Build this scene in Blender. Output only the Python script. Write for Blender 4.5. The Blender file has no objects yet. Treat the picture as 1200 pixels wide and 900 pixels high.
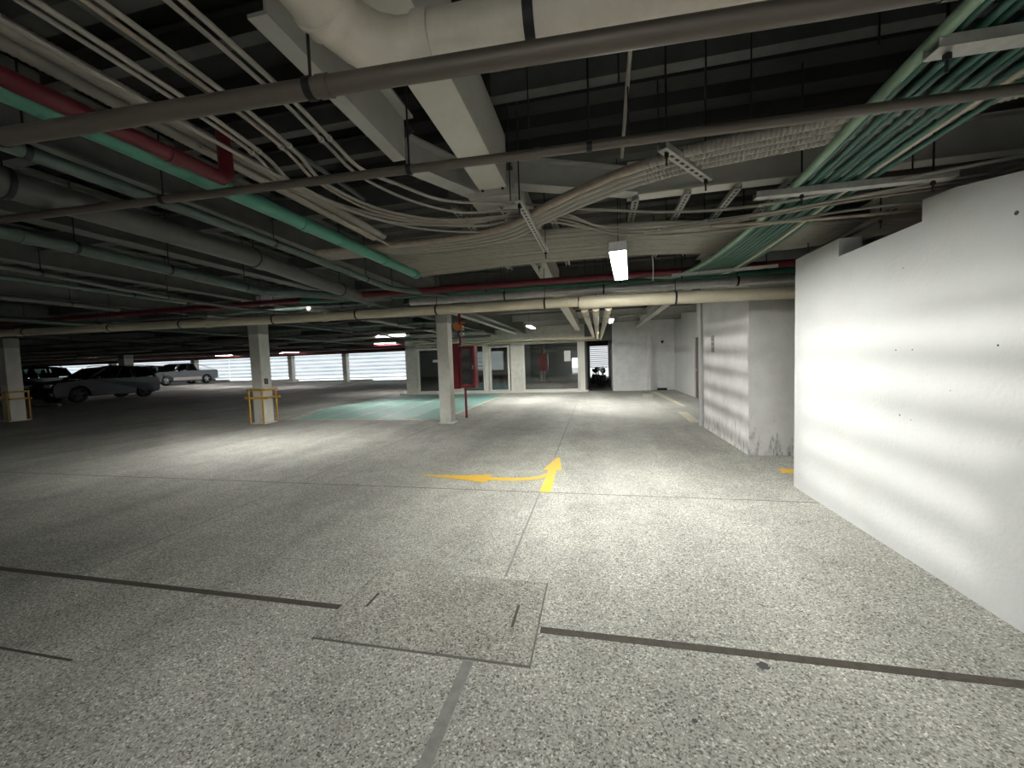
import bpy, bmesh, math, random
from mathutils import Vector, Matrix
random.seed(7)
C = bpy.context.scene.collection
PI = math.pi
DECK = 3.32
def ramp(x): return 0.02*max(0.0, -x-13.0)

# ------------------------------------------------------------------ materials
def new_mat(name):
    m = bpy.data.materials.new(name); m.use_nodes = True
    nt = m.node_tree; nt.nodes.clear()
    out = nt.nodes.new('ShaderNodeOutputMaterial'); b = nt.nodes.new('ShaderNodeBsdfPrincipled')
    nt.links.new(b.outputs[0], out.inputs[0])
    return m, nt, b
def N(nt, t, **kw):
    n = nt.nodes.new(t)
    for k, v in kw.items():
        if k in n.inputs: n.inputs[k].default_value = v
        else: setattr(n, k, v)
    return n
def rampn(nt, fac, stops):
    r = nt.nodes.new('ShaderNodeValToRGB'); nt.links.new(fac, r.inputs[0])
    e = r.color_ramp.elements
    while len(e) < len(stops): e.new(0.5)
    for i, (p, c) in enumerate(stops):
        e[i].position = p; e[i].color = (c[0], c[1], c[2], 1) if isinstance(c, tuple) else (c, c, c, 1)
    return r.outputs[0]
def mixc(nt, a, b, fac, mode='MIX'):
    m = nt.nodes.new('ShaderNodeMix'); m.data_type = 'RGBA'; m.blend_type = mode
    for s, v in ((0, fac), (6, a), (7, b)):
        if hasattr(v, 'links'): nt.links.new(v, m.inputs[s])
        else: m.inputs[s].default_value = v if s == 0 else (*v, 1)
    return m.outputs[2]
def surf(name, col, rough=0.6, metal=0.0, dirt=0.35, scale=6.0, dcol=None, bump=0.0, bscale=60, spec=0.4, space='Object'):
    """painted / worn surface: colour broken up with noise dirt and an optional fine bump"""
    m, nt, b = new_mat(name)
    tc = N(nt, 'ShaderNodeTexCoord')
    n1 = N(nt, 'ShaderNodeTexNoise', Scale=scale, Detail=6.0, Roughness=0.65)
    nt.links.new(tc.outputs[space], n1.inputs['Vector'])
    f = rampn(nt, n1.outputs[0], [(0.38, 0.0), (0.7, dirt)])
    d = dcol or tuple(c*0.45 for c in col)
    nt.links.new(mixc(nt, col, d, f), b.inputs['Base Color'])
    b.inputs['Roughness'].default_value = rough; b.inputs['Metallic'].default_value = metal
    b.inputs['Specular IOR Level'].default_value = spec
    if bump:
        n2 = N(nt, 'ShaderNodeTexNoise', Scale=bscale, Detail=4.0); nt.links.new(tc.outputs[space], n2.inputs['Vector'])
        bp = N(nt, 'ShaderNodeBump', Strength=bump, Distance=0.01)
        nt.links.new(n2.outputs[0], bp.inputs['Height']); nt.links.new(bp.outputs[0], b.inputs['Normal'])
    return m
def emis(name, col, s):
    m = bpy.data.materials.new(name); m.use_nodes = True; nt = m.node_tree; nt.nodes.clear()
    o = nt.nodes.new('ShaderNodeOutputMaterial'); e = nt.nodes.new('ShaderNodeEmission')
    e.inputs[0].default_value = (*col, 1); e.inputs[1].default_value = s
    nt.links.new(e.outputs[0], o.inputs[0]); return m
def glassm(name, tint, rough=0.02, refl=0.12):
    m = bpy.data.materials.new(name); m.use_nodes = True; nt = m.node_tree; nt.nodes.clear()
    o = nt.nodes.new('ShaderNodeOutputMaterial')
    t = nt.nodes.new('ShaderNodeBsdfTransparent'); t.inputs[0].default_value = (*tint, 1)
    g = nt.nodes.new('ShaderNodeBsdfGlossy'); g.inputs['Roughness'].default_value = rough
    mx = nt.nodes.new('ShaderNodeMixShader')
    fr = nt.nodes.new('ShaderNodeFresnel'); fr.inputs[0].default_value = 1.5
    ad = nt.nodes.new('ShaderNodeMath'); ad.operation = 'ADD'; ad.inputs[1].default_value = refl
    nt.links.new(fr.outputs[0], ad.inputs[0]); nt.links.new(ad.outputs[0], mx.inputs[0])
    nt.links.new(t.outputs[0], mx.inputs[1]); nt.links.new(g.outputs[0], mx.inputs[2])
    nt.links.new(mx.outputs[0], o.inputs[0]); return m

def floor_mat(name, tint=(1, 1, 1), seed=0.0, fine=1.0):
    m, nt, b = new_mat(name)
    tc = N(nt, 'ShaderNodeTexCoord')
    mp = N(nt, 'ShaderNodeMapping'); mp.inputs['Location'].default_value = (seed, seed*0.7, 0)
    nt.links.new(tc.outputs['Object'], mp.inputs[0]); V = mp.outputs[0]
    def noise(sc, det=5, ro=0.6, vec=V):
        n = N(nt, 'ShaderNodeTexNoise', Scale=sc, Detail=float(det), Roughness=ro); nt.links.new(vec, n.inputs['Vector']); return n.outputs[0]
    vo = N(nt, 'ShaderNodeTexVoronoi', Scale=125.0*fine); nt.links.new(V, vo.inputs['Vector'])
    sep = N(nt, 'ShaderNodeSeparateColor'); nt.links.new(vo.outputs['Color'], sep.inputs[0])
    agg = rampn(nt, sep.outputs[0], [(0.0, (0.12, 0.115, 0.10)), (0.16, (0.27, 0.265, 0.24)), (0.5, (0.37, 0.365, 0.335)), (0.86, (0.43, 0.425, 0.39)), (1.0, (0.68, 0.67, 0.63))])
    pits = rampn(nt, noise(72*fine, 3, 0.8), [(0.36, 0.22), (0.43, 1.0)])
    c = mixc(nt, agg, pits, 1.0, 'MULTIPLY')
    big = rampn(nt, noise(0.55, 7, 0.62), [(0.30, 0.78), (0.62, 1.08)])
    c = mixc(nt, c, big, 1.0, 'MULTIPLY')
    mid = rampn(nt, noise(3.0, 8, 0.7), [(0.32, 0.86), (0.6, 1.03)])
    c = mixc(nt, c, mid, 1.0, 'MULTIPLY')
    # tyre-worn drive lanes running with the aisle
    mp2 = N(nt, 'ShaderNodeMapping'); mp2.inputs['Scale'].default_value = (1.3, 0.10, 1)
    nt.links.new(tc.outputs['Object'], mp2.inputs[0])
    lane = rampn(nt, noise(1.0, 3, 0.5, mp2.outputs[0]), [(0.35, 0.84), (0.6, 1.04)])
    c = mixc(nt, c, lane, 1.0, 'MULTIPLY')
    c = mixc(nt, c, tuple(t*1.16 for t in tint), 1.0, 'MULTIPLY')
    nt.links.new(c, b.inputs['Base Color'])
    rr = rampn(nt, noise(2.0, 5), [(0.3, 0.72), (0.7, 0.9)]); nt.links.new(rr, b.inputs['Roughness'])
    b.inputs['Specular IOR Level'].default_value = 0.18
    bp = N(nt, 'ShaderNodeBump', Strength=0.3, Distance=0.004)
    nt.links.new(noise(60*fine, 3, 0.7), bp.inputs['Height']); nt.links.new(bp.outputs[0], b.inputs['Normal'])
    return m

M = dict(
    floor=floor_mat('exposed_aggregate_concrete', (0.98, 0.98, 0.96)),
    slab=floor_mat('cover_slab_concrete', (0.94, 0.93, 0.90), 13.0, 0.95),
    joint=surf('joint_filler', (0.085, 0.075, 0.06), 0.9, dirt=0.6, scale=30, bump=0.6),
    seamlight=surf('old_filled_cut', (0.26, 0.255, 0.235), 0.9, dirt=0.5, scale=20),
    seam=surf('saw_cut', (0.15, 0.145, 0.13), 0.9, dirt=0.5, scale=20),
    green_paint=surf('faded_green_floor_paint', (0.22, 0.46, 0.41), 0.55, dirt=0.8, scale=1.6, dcol=(0.33, 0.40, 0.37), bump=0.2),
    line_paint=surf('worn_cream_line_paint', (0.62, 0.58, 0.44), 0.6, dirt=0.9, scale=4, dcol=(0.36, 0.35, 0.30)),
    arrow=surf('yellow_road_paint', (0.85, 0.50, 0.02), 0.55, dirt=0.65, scale=14, dcol=(0.56, 0.42, 0.15), bump=0.3),
    wall=surf('white_wall_plaster', (0.68, 0.685, 0.675), 0.55, dirt=0.16, scale=1.3, bump=0.28, bscale=38),
    wall_dirty=surf('scuffed_cream_plaster', (0.70, 0.69, 0.66), 0.6, dirt=0.55, scale=2.2, dcol=(0.42, 0.41, 0.39), bump=0.28, bscale=30),
    block=surf('painted_block_wall', (0.82, 0.82, 0.81), 0.6, dirt=0.3, scale=3, bump=0.3, bscale=16),
    darkwall=surf('dark_rough_wall', (0.12, 0.12, 0.12), 0.9, dirt=0.5),  # dark wall colour broken up by noise
    deck=surf('shaded_grimy_deck', (0.018, 0.018, 0.017), 0.8, dirt=0.7, scale=2.5, bump=0.25, bscale=25),
    decklit=surf('lamplit_steel_deck', (0.11, 0.11, 0.10), 0.7, dirt=0.5, scale=2.5),  # same deck, colour lightened to imitate lamplight on it
    beam=surf('pale_painted_steel', (0.42, 0.415, 0.38), 0.5, dirt=0.3, scale=5),
    maingirder=surf('beige_girder_paint', (0.66, 0.64, 0.57), 0.5, dirt=0.2, scale=4),
    girder=surf('dusty_girder_paint', (0.13, 0.135, 0.12), 0.6, dirt=0.6, scale=4),
    joist=surf('grey_joist_paint', (0.075, 0.075, 0.07), 0.6, dirt=0.6, scale=6),
    column=surf('white_painted_column', (0.78, 0.76, 0.68), 0.55, dirt=0.35, scale=4, bump=0.15),
    pvc=surf('white_pvc', (0.64, 0.585, 0.50), 0.32, dirt=0.35, scale=9, dcol=(0.40, 0.36, 0.28)),
    cream=surf('cream_painted_pipe', (0.55, 0.50, 0.37), 0.42, dirt=0.4, scale=7, dcol=(0.36, 0.32, 0.22)),
    steel=surf('dull_galvanised_steel', (0.115, 0.10, 0.085), 0.45, 0.35, dirt=0.6, scale=12, dcol=(0.12, 0.09, 0.07)),
    silver=surf('bright_galvanised_steel', (0.50, 0.49, 0.46), 0.35, 0.5, dirt=0.4, scale=10),
    conduit=surf('dusty_pale_conduit', (0.28, 0.265, 0.23), 0.5, dirt=0.55, scale=14, dcol=(0.22, 0.19, 0.16)),
    rusty=surf('brownish_conduit', (0.34, 0.28, 0.22), 0.55, dirt=0.6, scale=16),
    gcond=surf('green_conduit_plastic', (0.03, 0.105, 0.075), 0.4, dirt=0.45, scale=9, dcol=(0.05, 0.13, 0.10)),
    gpale=surf('pale_green_conduit', (0.24, 0.36, 0.25), 0.45, dirt=0.4, scale=9),
    gpipe=surf('sea_green_pipe_paint', (0.06, 0.23, 0.16), 0.35, dirt=0.25, scale=7),
    gdark=surf('dark_green_pipe_paint', (0.03, 0.14, 0.09), 0.4, dirt=0.3, scale=7),
    ggrey=surf('grey_green_pipe_paint', (0.075, 0.11, 0.09), 0.45, dirt=0.5, scale=7),
    greypipe=surf('grey_pipe_paint', (0.085, 0.085, 0.078), 0.45, dirt=0.5, scale=7),
    red=surf('fire_red_paint', (0.20, 0.012, 0.02), 0.38, dirt=0.4, scale=8),
    redpipe=surf('dull_red_pipe_paint', (0.10, 0.008, 0.013), 0.5, dirt=0.4, scale=8),
    black=surf('black_metal', (0.015, 0.015, 0.015), 0.5, 0.3, dirt=0.3),
    strut=surf('zinc_strut', (0.42, 0.41, 0.37), 0.45, 0.3, dirt=0.5, scale=14),
    yellow=surf('yellow_guard_paint', (0.70, 0.40, 0.05), 0.45, dirt=0.4, scale=12, dcol=(0.30, 0.19, 0.07)),
    frame=surf('cream_white_frame_paint', (0.86, 0.84, 0.76), 0.4, dirt=0.15, scale=5),
    glass=glassm('office_glass', (0.55, 0.58, 0.56), 0.02, 0.22),
    carglass=surf('tinted_car_glass', (0.012, 0.014, 0.015), 0.06, dirt=0.1, spec=0.8),
    carclear=glassm('smoked_car_glass', (0.42, 0.48, 0.46), 0.02, 0.02),
    carblack=surf('black_car_paint', (0.010, 0.012, 0.014), 0.18, dirt=0.1, spec=0.6),
    cargrey=surf('graphite_car_paint', (0.035, 0.038, 0.04), 0.25, 0.4, dirt=0.1),
    carsilver=surf('silver_car_paint', (0.11, 0.11, 0.115), 0.25, 0.6, dirt=0.1),
    cartrim=surf('champagne_lower_trim', (0.45, 0.40, 0.33), 0.35, 0.4, dirt=0.2),
    rubber=surf('tyre_rubber', (0.015, 0.015, 0.015), 0.85, dirt=0.3),
    alloy=surf('alloy_wheel', (0.60, 0.60, 0.60), 0.3, 0.7, dirt=0.2),
    lampwhite=surf('white_lamp_housing', (0.75, 0.75, 0.75), 0.4, dirt=0.1),
    tube=emis('lit_fluorescent_tube', (1.0, 1.0, 0.95), 205.0),
    tubefill=emis('added_fill_tube', (1.0, 0.99, 0.93), 120.0),  # only for the added fill lamp out of view
    tubeaisle=emis('lit_aisle_tube', (1.0, 1.0, 0.96), 310.0),
    tubefar=emis('lit_pinkish_tube', (1.0, 0.95, 0.95), 70.0),
    brass=surf('orange_valve_paint', (0.62, 0.24, 0.08), 0.35, 0.3, dirt=0.4, scale=30),
    brown=surf('dark_brown_door_paint', (0.10, 0.075, 0.065), 0.5, dirt=0.3),
    cardlight=surf('clear_headlamp', (0.7, 0.7, 0.72), 0.1, 0.2, dirt=0.05),
    taill=surf('red_tail_lamp', (0.35, 0.03, 0.03), 0.2, dirt=0.05),
    tarmac=surf('outside_concrete', (0.5, 0.5, 0.48), 0.8, dirt=0.3),
    paper=surf('white_paper', (0.8, 0.8, 0.78), 0.7, dirt=0.05),
    plate=surf('grey_switch_plate', (0.20, 0.20, 0.18), 0.5, dirt=0.3),
    stain=surf('dark_oil_stain', (0.05, 0.05, 0.055), 0.6, dirt=0.5, scale=30),
    greyfloor=surf('grey_screed', (0.34, 0.33, 0.31), 0.6, dirt=0.5, scale=2),
)
def scuffs():
    m = M['wall_dirty']; nt = m.node_tree; b = [n for n in nt.nodes if n.type == 'BSDF_PRINCIPLED'][0]
    src = b.inputs['Base Color'].links[0].from_socket
    tc = N(nt, 'ShaderNodeTexCoord'); sp = N(nt, 'ShaderNodeSeparateXYZ'); nt.links.new(tc.outputs['Object'], sp.inputs[0])
    mp = N(nt, 'ShaderNodeMapping'); mp.inputs['Scale'].default_value = (9, 9, 2.2); nt.links.new(tc.outputs['Object'], mp.inputs[0])
    n1 = N(nt, 'ShaderNodeTexNoise', Scale=1.6, Detail=6.0, Roughness=0.75); nt.links.new(mp.outputs[0], n1.inputs['Vector'])
    h = N(nt, 'ShaderNodeMapRange'); h.inputs['From Min'].default_value = 0.0; h.inputs['From Max'].default_value = 1.0; h.inputs['To Min'].default_value = 0.16; h.inputs['To Max'].default_value = -0.08
    nt.links.new(sp.outputs['Z'], h.inputs['Value'])
    ad = nt.nodes.new('ShaderNodeMath'); ad.operation = 'ADD'; nt.links.new(n1.outputs[0], ad.inputs[0]); nt.links.new(h.outputs[0], ad.inputs[1])
    nt.links.new(mixc(nt, src, (0.10, 0.095, 0.09), rampn(nt, ad.outputs[0], [(0.62, 0.0), (0.78, 0.8)])), b.inputs['Base Color'])
scuffs()
# translucent wind screen slats of the open facade
def slat_mat():
    m = bpy.data.materials.new('frosted_slat'); m.use_nodes = True; nt = m.node_tree; nt.nodes.clear()
    o = nt.nodes.new('ShaderNodeOutputMaterial'); d = nt.nodes.new('ShaderNodeBsdfDiffuse'); t = nt.nodes.new('ShaderNodeBsdfTranslucent')
    d.inputs[0].default_value = (0.75, 0.78, 0.80, 1)
    tc = N(nt, 'ShaderNodeTexCoord'); n1 = N(nt, 'ShaderNodeTexNoise', Scale=1.2, Detail=7.0, Roughness=0.7)
    mp = N(nt, 'ShaderNodeMapping'); mp.inputs['Scale'].default_value = (0.35, 1, 1.6)
    nt.links.new(tc.outputs['Object'], mp.inputs[0]); nt.links.new(mp.outputs[0], n1.inputs['Vector'])
    nt.links.new(rampn(nt, n1.outputs[0], [(0.3, (0.62, 0.74, 0.84)), (0.62, (0.93, 0.95, 0.95))]), t.inputs[0])
    mx = nt.nodes.new('ShaderNodeMixShader'); mx.inputs[0].default_value = 0.8
    nt.links.new(d.outputs[0], mx.inputs[1]); nt.links.new(t.outputs[0], mx.inputs[2]); nt.links.new(mx.outputs[0], o.inputs[0])
    return m
M['slat'] = slat_mat()

# ------------------------------------------------------------------ helpers
def B(): return bmesh.new()
WORLD = {}
def obj(name, bm, mat, parent=None, base=None, smooth=False):
    """link a bmesh (world coordinates) as ONE object whose origin is the bottom centre of its shape"""
    if base is None:
        xs = [v.co for v in bm.verts]
        lo = Vector((min(c[i] for c in xs) for i in range(3))); hi = Vector((max(c[i] for c in xs) for i in range(3)))
        base = Vector(((lo.x+hi.x)/2, (lo.y+hi.y)/2, lo.z))
    base = Vector(base)
    for v in bm.verts: v.co -= base
    bmesh.ops.recalc_face_normals(bm, faces=bm.faces)
    me = bpy.data.meshes.new(name); bm.to_mesh(me); bm.free()
    mats = mat if isinstance(mat, (list, tuple)) else [mat]
    for m_ in mats: me.materials.append(m_ if not isinstance(m_, str) else M[m_])
    if smooth:
        for p in me.polygons: p.use_smooth = True
        try: me.set_sharp_from_angle(angle=math.radians(40))
        except Exception: pass
    o = bpy.data.objects.new(name, me); C.objects.link(o)
    WORLD[o.name] = base
    if parent is not None:
        o.parent = parent; o.location = base - WORLD[parent.name]
    else: o.location = base
    return o
def empty(name, loc, rz=0.0):
    o = bpy.data.objects.new(name, None); o.empty_display_size = 0.2; C.objects.link(o)
    o.location = loc; o.rotation_euler = (0, 0, rz); WORLD[o.name] = Vector(loc); return o
def tag(o, label, cat, group=None):
    o['label'] = label; o['category'] = cat
    if group: o['group'] = group
    return o
def struct(name, bm, mat, parent=None, label=None, smooth=False):
    o = obj(name, bm, mat, parent, smooth=smooth)
    if parent is None: o['kind'] = 'structure'
    if label: o['label'] = label
    return o
def copy_tree(o, parent=None):
    c = o.copy(); C.objects.link(c); c.parent = parent
    for ch in list(o.children): copy_tree(ch, c)
    return c
def box(bm, x0, x1, y0, y1, z0, z1, bev=0.0, mi=0):
    vs = [bm.verts.new((x, y, z)) for z in (z0, z1) for (x, y) in ((x0, y0), (x1, y0), (x1, y1), (x0, y1))]
    fs = [(3, 2, 1, 0), (4, 5, 6, 7), (0, 1, 5, 4), (1, 2, 6, 5), (2, 3, 7, 6), (3, 0, 4, 7)]
    F = [bm.faces.new([vs[i] for i in f]) for f in fs]
    for f in F: f.material_index = mi
    if bev:
        bmesh.ops.bevel(bm, geom=list({e for f in F for e in f.edges}), offset=bev, segments=2, affect='EDGES', profile=0.5)
    return bm
def obox(bm, p, d, w, h, l, up=(0, 0, 1), bev=0):
    """box of length l along d from p, width w, height h (p = centre of its start face)"""
    d = Vector(d).normalized(); up = Vector(up); s = d.cross(up).normalized(); u = s.cross(d)
    p = Vector(p); vs = []
    for t in (0, l):
        for (a, b) in ((-1, -1), (1, -1), (1, 1), (-1, 1)):
            vs.append(bm.verts.new(p + d*t + s*a*w/2 + u*b*h/2))
    F = [bm.faces.new([vs[i] for i in f]) for f in [(3, 2, 1, 0), (4, 5, 6, 7), (0, 1, 5, 4), (1, 2, 6, 5), (2, 3, 7, 6), (3, 0, 4, 7)]]
    if bev: bmesh.ops.bevel(bm, geom=list({e for f in F for e in f.edges}), offset=bev, segments=1, affect='EDGES')
    return bm
def smooth_path(pts, n=8, closed=False):
    P = [Vector(p) for p in pts]
    if len(P) < 3: return P
    out = []
    for i in range(len(P)-1):
        p0 = P[i-1] if i > 0 else P[0]*2-P[1]; p1 = P[i]; p2 = P[i+1]; p3 = P[i+2] if i+2 < len(P) else P[-1]*2-P[-2]
        L = [(b-a).length**0.5 or 1e-4 for a, b in ((p0, p1), (p1, p2), (p2, p3))]
        m1 = ((p1-p0)/L[0]**1 - (p2-p0)/(L[0]+L[1]) + (p2-p1)/L[1])*L[1]
        m2 = ((p2-p1)/L[1] - (p3-p1)/(L[1]+L[2]) + (p3-p2)/L[2])*L[1]
        for k in range(n):
            t = k/n; t2 = t*t; t3 = t2*t
            out.append((2*t3-3*t2+1)*p1 + (t3-2*t2+t)*m1 + (-2*t3+3*t2)*p2 + (t3-t2)*m2)
    out.append(P[-1]); return out
def tube(bm, pts, r, n=10, caps=True, radii=None, mi=0):
    P = [Vector(p) for p in pts]; rings = []
    prev = None
    for i, p in enumerate(P):
        if i == 0: d = P[1]-P[0]
        elif i == len(P)-1: d = P[-1]-P[-2]
        else: d = (P[i+1]-P[i]).normalized() + (P[i]-P[i-1]).normalized()
        d.normalize()
        if prev is None:
            a = Vector((0, 0, 1)) if abs(d.z) < 0.9 else Vector((1, 0, 0))
            s = d.cross(a).normalized()
        else:
            s = (prev - d*prev.dot(d)).normalized()
        prev = s; u = d.cross(s)
        rr = radii[i] if radii else r
        if 0 < i < len(P)-1:
            c = (P[i+1]-P[i]).normalized().dot((P[i]-P[i-1]).normalized()); rr_s = rr/max(0.5, math.sqrt((1+c)/2))
        else: rr_s = rr
        rings.append([bm.verts.new(p + (s*math.cos(2*PI*k/n) + u*math.sin(2*PI*k/n))*rr_s) for k in range(n)])
    for a, b in zip(rings, rings[1:]):
        for k in range(n):
            f = bm.faces.new((a[k], a[(k+1) % n], b[(k+1) % n], b[k])); f.material_index = mi
    if caps:
        bm.faces.new(rings[0][::-1]).material_index = mi; bm.faces.new(rings[-1]).material_index = mi
    return bm
def ring(bm, c, d, r, t, w, n=16):
    """short sleeve of width w around point c, axis d"""
    c = Vector(c); d = Vector(d).normalized()
    return tube(bm, [c-d*w/2, c+d*w/2], r+t, n)
def prism(bm, poly, z0, z1):
    a = [bm.verts.new((x, y, z0)) for x, y in poly]; b = [bm.verts.new((x, y, z1)) for x, y in poly]
    n = len(poly); bm.faces.new(a[::-1]); bm.faces.new(b)
    for i in range(n): bm.faces.new((a[i], a[(i+1) % n], b[(i+1) % n], b[i]))
    bmesh.ops.triangulate(bm, faces=[f for f in bm.faces if len(f.verts) > 4])
    return bm
def along(pts, dist):
    P = [Vector(p) for p in pts]
    for a, b in zip(P, P[1:]):
        L = (b-a).length
        if dist <= L: return a+(b-a)*(dist/L), (b-a).normalized()
        dist -= L
    return P[-1], (P[-1]-P[-2]).normalized()
def plen(pts): return sum((Vector(b)-Vector(a)).length for a, b in zip(pts, pts[1:]))

def pipe(name, label, cat, pts, r, mat, group=None, coup=(), hang=(), n=12, top=DECK, couple_mat=None, rodr=0.005, clamp='black', bend=0):
    P = smooth_path(pts, bend) if bend else [Vector(p) for p in pts]
    o = obj(name, tube(B(), P, r, n), mat, smooth=True)
    tag(o, label, cat, group)
    for d in coup:
        c, t = along(P, d); obj('coupling', ring(B(), c, t, r, r*0.13, r*1.3, n), couple_mat or mat, o, smooth=True)
    for d in hang:
        c, t = along(P, d)
        obj('clamp', ring(B(), c, t, r, max(0.004, r*0.1), 0.025, n), clamp, o, smooth=True)
        if top - c.z > 0.05:
            bm = B(); tube(bm, [(c.x, c.y, c.z+r*0.9), (c.x, c.y, top)], rodr, 6)
            obj('hanger_rod', bm, 'black', o)
    return o

# ------------------------------------------------------------------ camera
F_, H_ = 452.0, 1.5
yv = Vector((97, 29, -F_)).normalized(); xv = Vector((2095, 47, F_)).normalized()
xv = (xv - yv*xv.dot(yv)).normalized(); zv = xv.cross(yv)
R = Matrix((xv, yv, zv))                       # world <- camera
cam_d = bpy.data.cameras.new('camera'); cam = bpy.data.objects.new('camera', cam_d); C.objects.link(cam)
cam.matrix_world = Matrix.Translation((0, 0, H_)) @ R.to_4x4()
cam_d.sensor_width = 36; cam_d.lens = F_/1200*36; cam_d.clip_end = 300; cam_d.clip_start = 0.02
bpy.context.scene.camera = cam

# ------------------------------------------------------------------ setting
YB, YF, XL = -5.0, 32.0, -66.0
bm = B()
xs = [XL, -45, -36, -28, -20, -13, -8, -3, 0, 4.3]; ys = [YB-3, 0, 5, 10, 18, 25, YF]
grid = [[bm.verts.new((x, y, ramp(x))) for y in ys] for x in xs]
for i in range(len(xs)-1):
    for j in range(len(ys)-1): bm.faces.new((grid[i][j], grid[i+1][j], grid[i+1][j+1], grid[i][j+1]))
fl = obj('floor', bm, 'floor', base=(0, 0, 0)); fl['kind'] = 'structure'

# ribbed metal deck, ribs along X
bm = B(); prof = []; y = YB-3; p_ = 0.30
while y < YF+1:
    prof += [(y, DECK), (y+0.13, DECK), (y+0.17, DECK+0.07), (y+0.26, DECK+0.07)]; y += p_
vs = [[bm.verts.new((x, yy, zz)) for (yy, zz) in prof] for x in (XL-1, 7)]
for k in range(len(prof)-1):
    f = bm.faces.new((vs[0][k], vs[1][k], vs[1][k+1], vs[0][k+1])); f.material_index = 1 if prof[k][0] > 3.5 else 0  # dark near, lighter beyond: shade and lamplight put into the deck colour
ce = obj('ceiling', bm, ('deck', 'decklit'), base=(0, 0, 0)); ce['kind'] = 'structure'
struct('roof_slab', box(B(), XL-1, 7, YB-4, YF+1, DECK+0.09, DECK+0.3), 'darkwall')

# right wall with raised pieces on its top
bm = B(); box(bm, 2.15, 2.33, YB, 4.81, 0, 2.34)
box(bm, 2.152, 2.33, 4.05, 4.81, 2.34, 2.50); q = [bm.verts.new(c) for x_ in (2.152, 2.33) for c in ((x_, 2.3, 2.335), (x_, 3.15, 2.335), (x_, 3.15, 2.48), (x_, 2.9, 2.46))]
for f in ((0, 1, 2, 3), (7, 6, 5, 4), (0, 4, 5, 1), (1, 5, 6, 2), (2, 6, 7, 3), (3, 7, 4, 0)): bm.faces.new([q[k] for k in f])
struct('wall_right', bm, 'wall')
bm = B()
box(bm, 2.2, 2.42, 6.25, 8.85, 0, DECK); box(bm, 2.42, 4.3, 6.25, 6.45, 0, DECK)
struct('wall_lift', bm, 'wall_dirty')
struct('trim_1', box(B(), 2.16, 2.2, 8.72, 8.9, 0, 2.62, 0.008), 'wall')
struct('wall_outer', box(B(), 4.3, 4.5, YB, 18.6, 0, DECK), 'darkwall')
struct('wall_end', box(B(), XL-0.3, XL, YB, YF, 0, DECK), 'darkwall')
# behind the camera: wall with a wide daylight opening
bm = B(); box(bm, XL, -2.4, YB-0.2, YB, -0.1, DECK); box(bm, 1.9, 4.5, YB-0.2, YB, 0, DECK)
box(bm, -2.4, 1.9, YB-0.2, YB, 1.7, DECK)
struct('wall_rear', bm, 'wall')
# facade header and sill
struct('trim_2', box(B(), XL, -9.0, YF+0.15, YF+0.4, 2.95, DECK), 'beam')
bm = B(); x0 = XL
for a, b in ((-66, -45), (-45, -36), (-36, -28), (-28, -20), (-20, -13), (-13, -9)):
    box(bm, a, b, YF-0.05, YF+0.1, min(ramp(a), ramp(b)), max(ramp(a), ramp(b))+0.10)
struct('trim_3', bm, 'column')
bm = B()
for k in range(8):
    z = 0.12+k*0.35
    for a, b in ((-66, -36), (-36, -22.5), (-22.5, -9.2)):
        if z + 0.2 > ramp((a+b)/2):
            v = [bm.verts.new(c) for c in ((a+0.06, YF+0.05, z), (b-0.06, YF+0.05, z), (b-0.06, YF+0.07, z+0.17), (a+0.06, YF+0.07, z+0.17))]
            bm.faces.new(v)
            v2 = [bm.verts.new((q.co.x, q.co.y+0.012, q.co.z)) for q in v]; bm.faces.new(v2[::-1])
            for q in range(4): bm.faces.new((v[q], v[(q+1) % 4], v2[(q+1) % 4], v2[q]))
struct('window_1', bm, 'slat')
# ground outside
struct('ground_outside', box(B(), -90, 20, YF+0.4, 70, -0.5, -0.02), 'tarmac')
struct('ground_rear', box(B(), -30, 20, -40, YB-3.0, -0.5, 0.0), 'tarmac')

# ------------------------------------------------------------------ floor joints, cover slab, paint
bm = B(); box(bm, -16, -1.60, 2.03, 2.075, -0.01, 0.0015); struct('floor_joint', bm, 'joint')
bm = B(); box(bm, -0.33, 2.15, 2.028, 2.078, -0.01, 0.0015); struct('floor_joint', bm, 'joint')
bm = B(); box(bm, -14, 2.15, 4.30, 4.315, -0.01, 0.001); struct('floor_seam', bm, 'seam')
bm = B(); box(bm, -0.655, -0.637, 2.55, 4.31, -0.01, 0.001); box(bm, -0.655, -0.637, 5.93, 18.0, -0.01, 0.001); struct('floor_seam', bm, 'seamlight')
bm = B(); box(bm, -0.685, -0.63, -4.9, 1.77, -0.01, 0.001); struct('floor_seam', bm, 'seamlight')
bm = B(); box(bm, -3.9, -3.885, 2.08, 9.0, -0.01, 0.001); struct('floor_seam', bm, 'seamlight')
bm = B(); box(bm, -3.55, -2.75, 1.41, 1.425, -0.01, 0.001); struct('floor_seam', bm, 'joint')
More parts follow.
